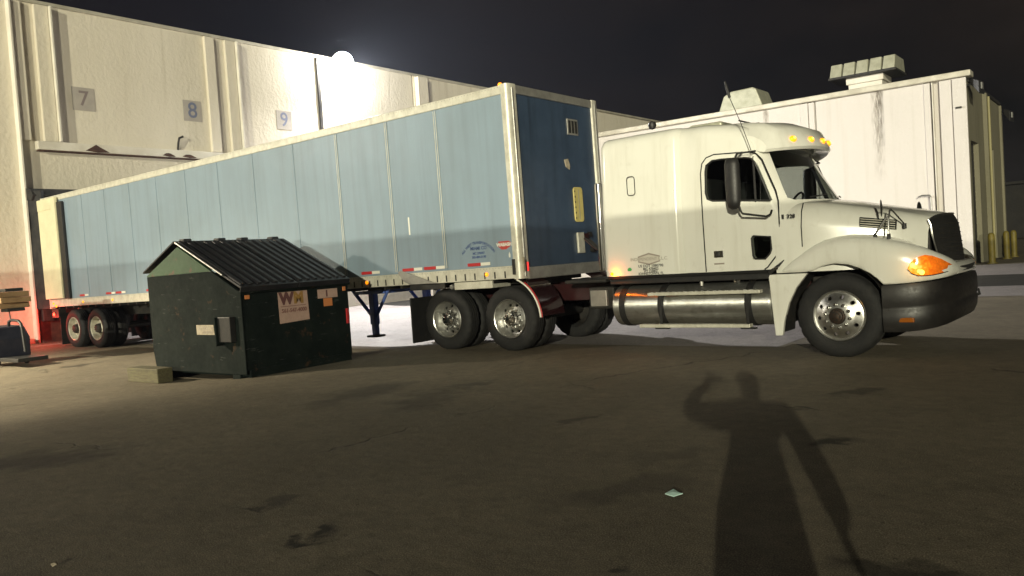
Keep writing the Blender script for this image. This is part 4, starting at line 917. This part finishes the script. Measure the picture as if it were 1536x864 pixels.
# vent with three bars
vv = boxo('front_vent', (.036, .052, 1.60, 1.92, 3.45, 3.72), rail_grey, tl, .004)
for k in range(3): boxo('vent_slot', (.0522, .056, 1.63+k*.095, 1.70+k*.095, 3.48, 3.69), dark_iron, vv, .003)
MB().prism([(1.44, 3.02), (1.55, 3.04), (1.60, 2.92), (1.58, 2.86), (1.48, 2.90)], 0, .036, .048).build('torn_sticker', label_tan, tl)
pp = MB().prism(rrect(1.63, 1.90, 1.98, 2.57, .06), 0, .036, .062).build('permit_box', worn('permit_tan', (.55, .46, .16), (.45, .38, .14), 5, .5, 0, .05, 20), tl, bevel=.008)
boxo('box_seam', (.0622, .066, 1.76, 1.775, 2.02, 2.53), rail_grey, pp, 0)
for k in range(6): boxo('box_tab', (.0622, .068, 1.645, 1.665, 2.03+k*.09, 2.06+k*.09), dark_iron, pp, 0)
boxo('nose_box', (.036, .075, 1.64, 1.84, 1.45, 1.80), rail_m, tl, .01)
for k, (y, z) in enumerate(((1.92, 1.74), (2.02, 1.76))): MB().cyl((.036, y, z), (.10, y, z), .045, n=14).build('gladhand', (frame_m, dark_iron)[k], tl, smooth=40)
MB().cyl((.036, 2.1, 1.5), (.10, 2.1, 1.5), .05, n=14).build('electrical_socket', dark_iron, tl, smooth=40)
MB().tube([(.05, 2.35, 2.05), (.09, 2.32, 2.0), (.10, 2.36, 1.9), (.08, 2.34, 1.78), (.05, 2.36, 1.7)], .012, 6).build('cable', rail_grey, tl, smooth=40)
for k in range(3): boxo('corner_hardware', (.067, .085, .04+.05*k, .075+.05*k, BZ+.10, BZ+.32-.04*k), (label_tan, dark_iron, red_dim)[k], tl, .005)
boxo('corner_bracket', (-.09, -.03, -.03, -.019, BZ+.06, BZ+.30), dark_iron, tl, .004)
# lettering and emblem
place_text('lettering', 'ALL WEST TRANSPORTATION', .062, (-.77, -.0015, 1.735), (1, 0, 0), (0, 0, 1), decal_blue, tl, arc=.50, bold=.0018, sx=.9)
for tx, sz, z in (('MIAMI CO', .075, 1.645), ('MC 370497', .052, 1.565), ('305-884-0190', .052, 1.505)): place_text('lettering', tx, sz, (-.76, -.0015, z), (1, 0, 0), (0, 0, 1), decal_blue, tl, bold=.002)
em = MB().prism([(-.345, 1.72), (-.14, 1.72), (-.10, 1.69), (-.12, 1.63), (-.20, 1.59), (-.29, 1.59), (-.35, 1.64)], 1, -.0025, -.0005).build('emblem', decal_red, tl)
place_text('emblem_lettering', 'WABASH', .072, (-.235, -.0035, 1.665), (1, 0, 0), (0, 0, 1), decal_white, em, bold=.004)
boxo('white_mark', (-2.265, -2.235, -.003, -.0005, 1.98, 2.28), decal_white, tl, 0)
MB().prism([(-.155, 1.46), (-.13, 1.46), (-.125, 1.50), (-.142, 1.55), (-.16, 1.50)], 1, -.0025, -.0005).build('white_mark', decal_white, tl)
# conspicuity tape
def tp_(x0, x1, m, z=1.365): boxo('reflective_tape', (x0, x1, -.0145, -.0108, z, z+.05), m, tl, 0)
for x in (-3.52, -2.48, -1.97, -1.0): tp_(x, x+.27, tape_red); tp_(x+.275, x+.47, tape_white)
for x in (-15.75, -14.35, -12.95, -12.45, -11.0, -9.6, -8.2, -6.8, -5.4): tp_(x, x+.27, tape_red); tp_(x+.275, x+.47, tape_white)
# lamps
def lamp(x, z, mat, y=-.013, r=.032, name='marker_lamp', ax=1):
    return MB().lathe([(.001, -.022), (r*.7, -.018), (r, -.006), (r, .002)], (x, y, z), 16, ax).build(name, mat, tl, smooth=60)
for x in (-3.40, -.62, -12.65, -14.2, -15.9): lamp(x, BZ+.09, amber)
MB().lathe([(.001, .05), (.025, .042), (.035, .02), (.035, 0)], (-.10, .03, TZ), 16, 2).build('clearance_lamp', amber, tl, smooth=60)
# rear frame, folded-back door with black gasket, tail lamp
boxo('rear_frame', (LX, LX+.049, -.014, .12, BZ-.05, TZ+.004), rail_m, tl, .006)
boxo('rear_header', (LX-.02, LX+.048, .121, TW-.121, TZ-.22, TZ-.002), rail_m, tl, .006)
dr = MB().box(LX+.02, LX+1.08, -.11, -.05, BZ+.22, TZ-.06).build('folded_rear_door', door_cream, tl, bevel=.008)
boxo('door_stile', (LX+.86, LX+1.075, -.124, -.1105, BZ+.23, TZ-.07), door_cream, dr, .004); boxo('door_top_stile', (LX+.03, LX+.855, -.124, -.1105, TZ-.36, TZ-.07), door_cream, dr, .004)
boxo('door_gasket', (LX+1.081, LX+1.36, -.085, -.02, BZ+.20, TZ-.20), black_plastic, dr, .01)
lamp(LX+.55, BZ+.02, amber, -.08, .04)
tlamp = lamp(LX+.25, BZ-.20, red_lamp, -.03, .045, 'tail_lamp')
boxo('tail_lamp_bracket', (LX+.05, LX+.45, .0, .20, BZ-.30, BZ-.06), dark_iron, tl, .01)
point('tail_lamp_glow', (LX+.02, -.28, BZ-.35), 38, (1, .05, .03), .05, tl)
boxo('rear_bumper_bar', (LX+.02, LX+.12, .25, TW-.25, .50, .60), rail_m, tl, .01)
for y in (.7, 1.8): boxo('bumper_post', (LX+.03, LX+.11, y, y+.09, .60, BZ), rail_m, tl, .006)
# landing gear
for y in (.50, 1.95):
    lgp = boxo('landing_leg', (-3.96, -3.83, y, y+.13, .42, BZ-.02), blue_leg, tl, .01)
    boxo('leg_foot', (-4.03, -3.76, y-.05, y+.18, .18, .22), dark_iron, lgp, .008); boxo('inner_leg', (-3.945, -3.845, y+.015, y+.115, .22, .42), blue_leg, lgp, .006)
    MB().tube([(-4.45, y+.06, BZ-.05), (-3.9, y+.06, .52)], .035, 8).build('leg_brace', blue_leg, tl, smooth=40); MB().tube([(-3.45, y+.06, BZ-.05), (-3.88, y+.06, .52)], .03, 8).build('leg_brace', blue_leg, tl, smooth=40)
boxo('landing_cross_plate', (-4.3, -3.5, .48, 2.1, BZ-.14, BZ-.08), blue_leg, tl, .006)
boxo('mud_shield', (-5.0, -4.35, .30, .32, .30, .85), dark_iron, tl, .006)
boxo('coupler_plate', (-1.35, -.55, .02, .5, BZ-.13, BZ-.01), rail_m, tl, .008)
boxo('coupler_body', (-2.4, -.2, .51, 2.08, BZ-.10, BZ-.005), dark_iron, tl, .01)
for x in (-1.86, -1.47): MB().lathe([(.001, -.03), (.035, -.025), (.045, 0), (.04, .06), (.03, .1)], (x, .10, BZ-.08), 14).build('pull_pin', rail_grey, tl, smooth=50)
MB().prism([(-2.52, 1.36), (-2.44, 1.385), (-1.72, 1.155), (-1.55, 1.13), (-2.25, 1.135), (-2.40, 1.20)], 1, -.10, -.075).build('crank_handle', rail_grey, tl, bevel=.008)
boxo('fuel_shield', (-2.3, -1.5, -.05, -.02, BZ-.10, BZ-.005), dark_iron, tl, .01)
# bogie
for y in (.70, 1.74): boxo('slider_rail', (LX+.3, -11.9, y, y+.15, .80, BZ-.065), dark_iron, tl, .008)
for x in (-13.76, -15.005):
    MB().cyl((x, .5, .505), (x, TW-.5, .505), .065, n=14).build('trailer_axle', dark_iron, tl, smooth=40)
    boxo('hanger', (x-.12, x+.12, .68, .9, .55, .80), dark_iron, tl, .01)
    wheel(tl, x, .05, .515, TR_, None, TH, None, TN, None, True, rot=x); wheel(tl, x, TW-.05, .515, TR_, None, TH, None, TN, None, True, far=True)
for y in (.03, 1.96): boxo('mud_flap', (-15.72, -15.70, y, y+.60, .10, .95), black_rubber, tl, .004)

# ------------------------------------------------------------------ DUMPSTER
GD = gz(-4.3)-.002
dp = thing('dumpster', (-4.3, -1.8, GD), 'dark green waste dumpster with black ribbed lids in front of the trailer', 'dumpster')
y0, y1 = -2.88, -.88; xf, xb = -3.0, -5.64
prof = [(xf-.03, GD+.13), (xf, GD+.20), (xf, 1.20), (-4.64, 1.99), (xb, 1.56), (xb+.02, .3), (xb+.08, GD+.13)]
for y, s in ((y0, -1), (y1, 1)):
    low = [(xf-.03, GD+.13), (xf, GD+.2), (xf, 1.20), (-3.75, 1.56), (xb, 1.54), (xb+.02, .3), (xb+.08, GD+.13)]
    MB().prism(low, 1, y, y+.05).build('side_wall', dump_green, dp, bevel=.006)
    MB().prism([(-3.752, 1.5615), (-4.64, 1.99), (xb, 1.56), (xb, 1.5415)], 1, y, y+.05).build('gable_panel', dump_green_lit, dp, bevel=.004)
MB().box(xf-.05, xf-.002, y0+.051, y1-.001, GD+.13, 1.19).build('front_wall', dump_green, dp)
MB().box(xb+.02, xb+.07, y0+.051, y1-.001, GD+.13, 1.55).build('rear_wall', dump_green, dp)
MB().box(xb+.08, xf-.06, y0+.051, y1-.001, GD+.10, GD+.16).build('floor', dump_green, dp)
for x in (-3.3, -5.3): boxo('skid', (x-.10, x+.10, y0+.01, y1+.04, GD, GD+.129), dump_green, dp, .01)
boxo('front_rim', (xf-.06, xf+.035, y0-.03, y1+.08, 1.195, 1.245), dump_green, dp, .008)
boxo('front_base_flange', (xf-.05, xf+.015, y0+.05, y1+.02, GD+.01, GD+.20), dump_green, dp, .008)
# corner posts
boxo('corner_post', (xf-.10, xf+.012, y0-.022, y0-.001, GD+.14, 1.19), dump_green, dp, .006)
# lids with ribs
v = Vector((xf-(-4.64)+.06, 0, 1.27-2.05)); vl = v.length; vd = v.normalized(); nd = Vector((.43, 0, .9)).normalized()
nd = Vector((-vd.z, 0, vd.x))
def lid_pt(s, y, h): return Vector((-4.64, y, 2.05))+vd*s+nd*h
for ya, yb in ((y0-.05, (y0+y1)/2-.01), ((y0+y1)/2+.01, y1+.05)):
    ld = MB(); ld.loft([[lid_pt(s_, ya, 0), lid_pt(s_, yb, 0), lid_pt(s_, yb, .035), lid_pt(s_, ya, .035)] for s_ in (0, vl*.33, vl*.66, vl)], True, True)
    lo = ld.build('lid', lid_m, dp, bevel=.01)
    nrib = 7
    for k in range(nrib):
        yr = ya+(k+.5)*(yb-ya)/nrib
        MB().loft([[lid_pt(s_, yr-.045, .0352), lid_pt(s_, yr-.03, .06), lid_pt(s_, yr+.03, .06), lid_pt(s_, yr+.045, .0352)] for s_ in (.06, vl-.06)], True, True).build('lid_rib', lid_m, lo, bevel=.008)
    MB().loft([[lid_pt(vl-.005, ya, .036), lid_pt(vl+.012, ya, .036), lid_pt(vl+.012, ya, -.05), lid_pt(vl-.005, ya, -.05)], [lid_pt(vl-.005, yb, .036), lid_pt(vl+.012, yb, .036), lid_pt(vl+.012, yb, -.05), lid_pt(vl-.005, yb, -.05)]], True, True).build('lid_lip', lid_m, lo, bevel=.004)
    MB().loft([[Vector((-4.66, y, 2.05)), Vector((xb-.03, y, 1.60)), Vector((xb-.03, y, 1.63)), Vector((-4.66, y, 2.085))] for y in (ya, yb)], True, True).build('rear_lid', lid_m, dp, bevel=.006)
    for q in (.2, .8): boxo('lid_hinge', (-4.73, -4.57, ya+q*(yb-ya)-.07, ya+q*(yb-ya)+.07, 2.04, 2.115), lid_m, dp, .015)
MB().tube([lid_pt(.05, y0-.062, .03), lid_pt(vl*.75, y0-.062, .03)], .016, 8).build('lid_edge_rod', rail_grey, dp, smooth=40)
# fork pocket on the side and labels
fk = boxo('fork_pocket', (-3.52, -3.20, y0-.10, y0-.001, .48, .86), black_plastic, dp, .01)
MB().prism([(-3.58, .84), (-3.525, .86), (-3.525, .44), (-3.545, .42)], 1, y0-.14, y0-.001).build('pocket_gusset', dump_green, fk, bevel=.004)
pl = boxo('side_plate', (-4.26, -3.60, y0-.006, y0-.0005, .58, .735), label_tan, dp, .002)
place_text('plate_lettering', 'DO NOT PARK', .085, (-3.94, y0-.0075, .68), (1, 0, 0), (0, 0, 1), decal_grey, pl); place_text('plate_lettering', 'IN FRONT', .06, (-3.94, y0-.0075, .615), (1, 0, 0), (0, 0, 1), decal_grey, pl)
sg = MB().prism([(-2.24, 1.165), (-1.68, 1.165), (-1.665, .70), (-2.235, .68)], 0, xf+.0005, xf+.005).build('sign', label_m, dp)
place_text('sign_logo', 'W', .24, (xf+.007, -2.085, 1.055), (0, 1, 0), (0, 0, 1), P('sign_maroon', (.13, .05, .05), .5), sg, bold=.016); place_text('sign_logo', 'M', .24, (xf+.007, -1.855, 1.055), (0, 1, 0), (0, 0, 1), P('sign_gold', (.34, .19, .05), .5), sg, bold=.014)
place_text('sign_lettering', '561-547-4000', .085, (xf+.007, -1.95, .87), (0, 1, 0), (0, 0, 1), P('sign_brown', (.24, .12, .10), .5), sg, bold=.003)
boxo('sign_rule', (xf+.0055, xf+.007, -2.2, -1.72, .935, .945), MATS['sign_brown'], sg, 0)
boxo('sticker', (xf+.0005, xf+.004, -1.47, -1.06, 1.01, 1.155), label_m, dp, .001); boxo('sticker', (xf+.0005, xf+.004, -1.36, -1.18, .875, 1.005), label_or, dp, .001)
MB().box(xf+.0045, xf+.006, -1.30, -1.27, 1.03, 1.14).build('sticker_mark', MATS['sign_maroon'], dp)
boxo('reflector', (xf+.001, xf+.02, y1-.03, y1+.02, .55, .80), tape_red, dp, .004); boxo('reflector', (xf+.001, xf+.016, -2.83, -2.75, 1.11, 1.17), label_or, dp, .004); boxo('reflector', (xf+.001, xf+.016, y1-.07, y1-.01, 1.10, 1.17), label_or, dp, .004)

# timber by the dumpster
bm_ = MB().box(-5.70, -4.75, -3.32, -3.06, gz(-5.5)+.0, gz(-5.5)+.23).build('timber_beam', wood_m, bevel=.012, label='short weathered timber beam lying beside the dumpster', cat='timber')

# hand cart at the left edge
zc = gz(-12)
ct = thing('hand_cart', (-12.2, -2.7, zc), 'dark blue hand cart with tube handle and tan boards by the dock', 'cart')
MB().loft([[(-12.75, -3.0, zc+.14), (-11.86, -3.0, zc+.14), (-11.86, -2.3, zc+.14), (-12.75, -2.3, zc+.14)], [(-12.75, -3.0, zc+.62), (-11.83, -3.0, zc+.58), (-11.83, -2.3, zc+.58), (-12.75, -2.3, zc+.62)], [(-12.7, -2.95, zc+.86), (-11.98, -2.95, zc+.84), (-11.98, -2.35, zc+.84), (-12.7, -2.35, zc+.86)]], True, True).build('body', cart_blue, ct, bevel=.03)
boxo('name_plate', (-12.45, -12.2, -3.012, -3.003, zc+.66, zc+.76), label_tan, ct, .002)
MB().tube([(-12.1, -2.62, zc+.80), (-12.05, -2.62, zc+.95), (-11.95, -2.6, zc+.98), (-11.62, -2.6, zc+.96), (-11.5, -2.6, zc+.90), (-11.45, -2.6, zc+.80), (-11.38, -2.6, zc+.30)], .033, 8).build('handle', black_plastic, ct, smooth=50)
boxo('foot_plate', (-11.86, -10.9, -2.95, -2.35, zc+.12, zc+.20), black_plastic, ct, .01)
MB().tube([(-12.0, -2.6, zc+.95), (-12.05, -2.6, zc+1.25)], .014, 6).build('mast_rod', black_plastic, ct)
for k, (z, x1) in enumerate(((1.24, -11.72), (1.36, -11.62), (1.48, -11.70))): boxo('board', (-13.3, x1, -2.9, -2.3, zc+z, zc+z+.115), card_m, ct, .01)
for x, z in ((-11.82, 1.60), (-11.80, 1.17)): boxo('strap_clip', (x-.2, x+.14, -2.78, -2.42, zc+z, zc+z+.07), black_plastic, ct, .012)
for x in (-12.55, -11.98):
    for y in (-2.94, -2.36): MB().lathe([(.001, -.04), (.05, -.035), (.095, -.03), (.10, 0), (.095, .03), (.05, .035), (.001, .04)], (x, y, zc+.10), 20).build('wheel', black_rubber, ct, smooth=40)

# litter
def scrap(name, x, y, s, mat, lab, cat):
    p = px(x, y, 2, 0.0); z0 = gz(p.x)
    pts = [(p.x+s*math.cos(a)*r_, p.y+s*math.sin(a)*r_, z0+.006+h) for a, r_, h in ((.1, 1.1, .012), (1.1, .8, .004), (2., 1.1, .016), (3.1, .9, .003), (4.1, 1.0, .013), (5.2, .85, .003))]
    c = (p.x, p.y, z0+.022)
    b = MB(); b.add(pts+[c]+[(q[0], q[1], q[2]-.004) for q in pts], [(i, (i+1) % 6, 6) for i in range(6)]+[(i, 7+i, 7+(i+1) % 6, (i+1) % 6) for i in range(6)]+[tuple(range(12, 6, -1))])
    b.build(name, mat, label=lab, cat=cat)
scrap('paper_scrap', 1010, 743, .055, paper_m, 'pale mint crumpled paper scrap on the asphalt', 'litter')
scrap('pebble', 82, 850, .018, label_tan, 'small pale bit of debris lying near the asphalt crack', 'debris')

# ------------------------------------------------------------------ photographer, standing behind the camera, casts the shadow in view
pb = CAM-Vector((fwd.x, fwd.y, 0)).normalized()*.42+rt0*.25; pb.z = 0
ph = thing('person', pb, 'person in dark jacket and cap photographing the truck with a raised phone', 'person')
FV = Vector((fwd.x, fwd.y, 0)).normalized()
def pp_(r_, f_, z_): return pb+rt0*(r_-.26*max(0, 1.36-max(z_, .62)))+FV*f_+Vector((0, 0, z_*.935))
J = [  # name, pos(right,fwd,up), radius, parent
 (0, 0, .90, .225, None), (0, 0, 1.04, .235, 0), (0, .01, 1.20, .26, 1), (0, .01, 1.31, .22, 2), (0.02, .02, 1.40, .085, 3), (.04, .03, 1.48, .08, 4),
 (-.25, 0, 1.30, .11, 3), (-.57, .06, 1.36, .08, 6), (-.46, .20, 1.46, .06, 7), (-.30, .34, 1.53, .042, 8),
 (.28, 0, 1.28, .12, 3), (.37, -.02, 1.06, .10, 10), (.43, .03, .86, .075, 11), (.43, .08, .79, .055, 12),
 (-.12, 0, .84, .135, 0), (-.12, .02, .48, .10, 14), (-.14, -.02, .09, .065, 15), (-.15, .12, .05, .05, 16),
 (.12, 0, .84, .135, 0), (.13, .02, .48, .10, 18), (.17, -.02, .09, .065, 19), (.18, .12, .05, .05, 20)]
me = bpy.data.meshes.new('body'); me.from_pydata([pp_(*j[:3]) for j in J], [(i, j[4]) for i, j in enumerate(J) if j[4] is not None], [])
o = bpy.data.objects.new('tmp', me); COL.objects.link(o); sk = o.modifiers.new('s', 'SKIN')
for i, j in enumerate(J): me.skin_vertices[0].data[i].radius = (j[3], j[3]*(.72 if i < 4 else 1)); me.skin_vertices[0].data[i].use_root = (i == 0)
sb = o.modifiers.new('u', 'SUBSURF'); sb.levels = 2
bme = evalmesh(o); bpy.data.objects.remove(o); obj('body', bme, cloth_m, ph, smooth=80)
hd = MB(); hr_ = []
for k in range(13):
    a = math.pi*k/12; rz = -math.cos(a); rr_ = math.sin(a)+.0001
    hr_.append([pp_(.04+.098*rr_*math.cos(t), .03+.102*rr_*math.sin(t)+(.012 if rz < 0 and math.sin(t) > .5 else 0), 1.555+.125*rz) for t in [2*math.pi*q/20 for q in range(20)]])
hd.loft(hr_, True, True)
hdo = hd.build('head', skin_m, ph, smooth=80)
MB().loft([[pp_(0.028, .128, 1.565), pp_(0.052, .128, 1.565), pp_(0.040, .12, 1.60)], [pp_(0.022, .135, 1.535), pp_(0.058, .135, 1.535), pp_(0.040, .155, 1.535)]], True, True).build('nose', skin_m, hdo)
for s in (-1, 1):
    MB().lathe([(.001, -.008), (.012, 0), (.001, .008)], tuple(pp_(.04+s*.036, .122, 1.575)), 10).build('eye', decal_white, hdo, smooth=60)
    MB().loft([[pp_(.04+s*(.080+.014), .02, 1.59), pp_(.04+s*(.092+.014), .01, 1.59), pp_(.04+s*(.082+.014), .0, 1.59)], [pp_(.04+s*(.080+.014), .03, 1.56), pp_(.04+s*(.098+.014), .015, 1.56), pp_(.04+s*(.082+.014), -.005, 1.56)], [pp_(.04+s*(.080+.014), .02, 1.53), pp_(.04+s*(.088+.014), .01, 1.53), pp_(.04+s*(.082+.014), .0, 1.53)]], True, True).build('ear', skin_m, hdo, smooth=60)
MB().tube([pp_(0.015, .128, 1.50), pp_(0.040, .134, 1.497), pp_(0.065, .128, 1.50)], .006, 6).build('mouth', P('lips', (.3, .12, .1), .5), hdo)
cp = [[pp_(.04+r_*.112*math.cos(t), .025+r_*.115*math.sin(t), z) for t in [2*math.pi*q/20 for q in range(20)]] for r_, z in ((1., 1.60), (1.0, 1.64), (.85, 1.68), (.5, 1.70), (.05, 1.705))]
co = MB().loft(cp, True, True).build('cap', hair_m, ph, smooth=60)
MB().prism([(0, 0), (1, 0), (1, 1), (0, 1)], 2, 0, .01) 
br = [pp_(-.055+.19*k/8, .12+.085*math.sin(math.pi*k/8), 1.607) for k in range(9)]
MB().add([*br, *[q+Vector((0, 0, .008)) for q in br]], [tuple(range(9)), tuple(range(17, 8, -1))]+[(k, k+1, 10+k, 9+k) for k in range(8)]).build('cap_brim', hair_m, co)
# hands
def hand(root, d, u, side, curl, name):
    d, u = Vector(d).normalized(), Vector(u).normalized(); s_ = d.cross(u).normalized()*side
    b = MB()
    pr = [[root+d*t+s_*(w_*math.cos(a))+u*(h_*math.sin(a)) for a in [2*math.pi*k/12 for k in range(12)]] for t, w_, h_ in ((-.02, .028, .022), (.02, .038, .018), (.06, .042, .017), (.085, .040, .014))]
    b.loft(pr, True, True)
    for k, ln in enumerate((.068, .078, .072, .055)):
        st = root+d*.08+s_*(.030-.020*k); b1 = st+(d*math.cos(curl*.5)-u*math.sin(curl*.5))*ln*.45; b2 = b1+(d*math.cos(curl)-u*math.sin(curl))*ln*.32; b3 = b2+(d*math.cos(curl*1.5)-u*math.sin(curl*1.5))*ln*.25
        b.tube([st, b1, b2, b3], [.0095, .009, .008, .006], 8)
    st = root+d*.025+s_*.034; b.tube([st, st+(d*.6+s_*.8)*.035, st+(d*.9+s_*.6)*.065, st+(d-u*.3)*.085+s_*.02], [.012, .011, .009, .007], 8)
    b.build(name, skin_m, ph, smooth=60)
hand(pp_(-.29, .355, 1.53), rt0*.2+FV*.3+Vector((0, 0, .9)), -FV, -1, .9, 'hand')
hand(pp_(.432, .085, .78), Vector((0, 0, -1))+FV*.15, -rt0, 1, .5, 'hand')
phone_c = CAM-FV*.035+rt0*.03
phn = thing('phone', phone_c, 'dark phone held up sideways by the photographer', 'phone')
def qd(a, b, c): return phone_c+rt0*a+FV*b+Vector((0, 0, c))
MB().loft([[qd(-.078, t, -.037), qd(.078, t, -.037), qd(.078, t, .037), qd(-.078, t, .037)] for t in (-.012, -.003)], True, True).build('case', black_plastic, phn, bevel=.004)
MB().loft([[qd(-.07, t, -.033), qd(.07, t, -.033), qd(.07, t, .033), qd(-.07, t, .033)] for t in (-.0135, -.0125)], True, True).build('screen', dark_open, phn)

# ------------------------------------------------------------------ behind the camera: yard wall and pole light (their light edge crosses the trailer)
yw = thing('yard_wall', (10, -30, 0), 'long grey block wall across the yard behind the photographer', 'wall')
MB().box(-90, 60, -30.2, -30, -.4, 3.10).build('block_course', wall_end, yw)
boxo('wall_cap', (-90, 60, -30.26, -29.94, 3.101, 3.185), trim_white, yw, .01)
LB = Vector((30.0, -56.0, 4.25))
yl = thing('pole_floodlight', (LB.x, LB.y, 0), 'pole mounted floodlight beyond the yard wall', 'floodlight')
MB().cyl((LB.x, LB.y-.3, 0), (LB.x, LB.y-.3, LB.z+.2), .09, .06, 14).build('pole', dark_iron, yl, smooth=40)
boxo('head', (LB.x-.3, LB.x+.3, LB.y-.45, LB.y-.1, LB.z-.2, LB.z+.22), dark_iron, yl, .02)
boxo('lens', (LB.x-.26, LB.x+.26, LB.y-.099, LB.y-.08, LB.z-.16, LB.z+.18), lamp_lens, yl, 0)
spot('pole_beam', (LB.x, LB.y+.12, LB.z), Vector((-2, 6, 3.2))-LB, 95000, 60, .3, (1, .94, .70), .05, yl)

# ------------------------------------------------------------------ far background at the right
fs = thing('far_shed', (20, 92, 0), 'dark low shed far beyond the warehouse end', 'building')
MB().box(-6, 60, 92, 110, -.3, 5.6).build('wall', far_wall, fs); boxo('roof', (-6.5, 60.5, 91.5, 110.5, 5.601, 5.9), far_wall, fs, .02)
MB().prism([(3.2, 4.3), (5.6, 5.3), (5.9, 5.15), (3.6, 4.1)], 1, 90.5, 91.4).build('awning', rail_grey, fs)
def tree(x, y, h, rc, lab, n=900):
    t = thing('tree', (x, y, 0), lab, 'tree', 'trees beyond the warehouse')
    MB().tube([(x, y, -.1), (x+.1, y, h*.3), (x-.05, y+.1, h*.55), (x+.1, y, h*.8)], [.28, .22, .16, .06], 8).build('trunk', bark_m, t, smooth=50)
    lb_ = MB(); blobs = [(random.gauss(0, rc*.45), random.gauss(0, rc*.45), h*.68+random.gauss(0, h*.13), rc*random.uniform(.25, .5)) for _ in range(14)]
    for q in range(5):
        bx, by, bz, br_ = blobs[q]; MB().tube([(x, y, h*.4), (x+bx*.5, y+by*.5, h*.55), (x+bx, y+by, bz)], [.1, .07, .03], 6).build('limb', bark_m, t)
    for _ in range(n):
        bx, by, bz, br_ = random.choice(blobs); d = Vector((random.gauss(0, 1), random.gauss(0, 1), random.gauss(0, .8))).normalized()*br_*random.uniform(.5, 1.05)
        c = Vector((x+bx, y+by, bz))+d; a = Vector((random.gauss(0, 1), random.gauss(0, 1), random.gauss(0, 1))).normalized(); b2 = a.orthogonal().normalized(); s_ = random.uniform(.14, .32)
        lb_.add([c+a*s_, c+b2*s_*.5, c-a*s_, c-b2*s_*.5], [(0, 1, 2, 3)])
    lb_.build('crown', leaf_m, t)
tree(4.6, 66, 6.0, 3.0, 'dark bushy tree standing nearest the warehouse end wall')
tree(11, 74, 6.6, 3.2, 'dark bushy tree standing farther from the warehouse end wall')

# ------------------------------------------------------------------ thin volume added to give the lamps a glare halo
hz = MB().box(-415, 415, -415, 415, -1.5, 24).build('halo_volume', None, kind='stuff')
hm_ = bpy.data.materials.new('halo_haze'); hm_.use_nodes = True; hm_.node_tree.nodes.clear()
_o = hm_.node_tree.nodes.new('ShaderNodeOutputMaterial'); _v = hm_.node_tree.nodes.new('ShaderNodeVolumePrincipled')
_v.inputs['Color'].default_value = (.72, .80, 1, 1); _v.inputs['Density'].default_value = .00042; _v.inputs['Anisotropy'].default_value = .35
hm_.node_tree.links.new(_v.outputs[0], _o.inputs['Volume']); hz.data.materials.append(hm_)
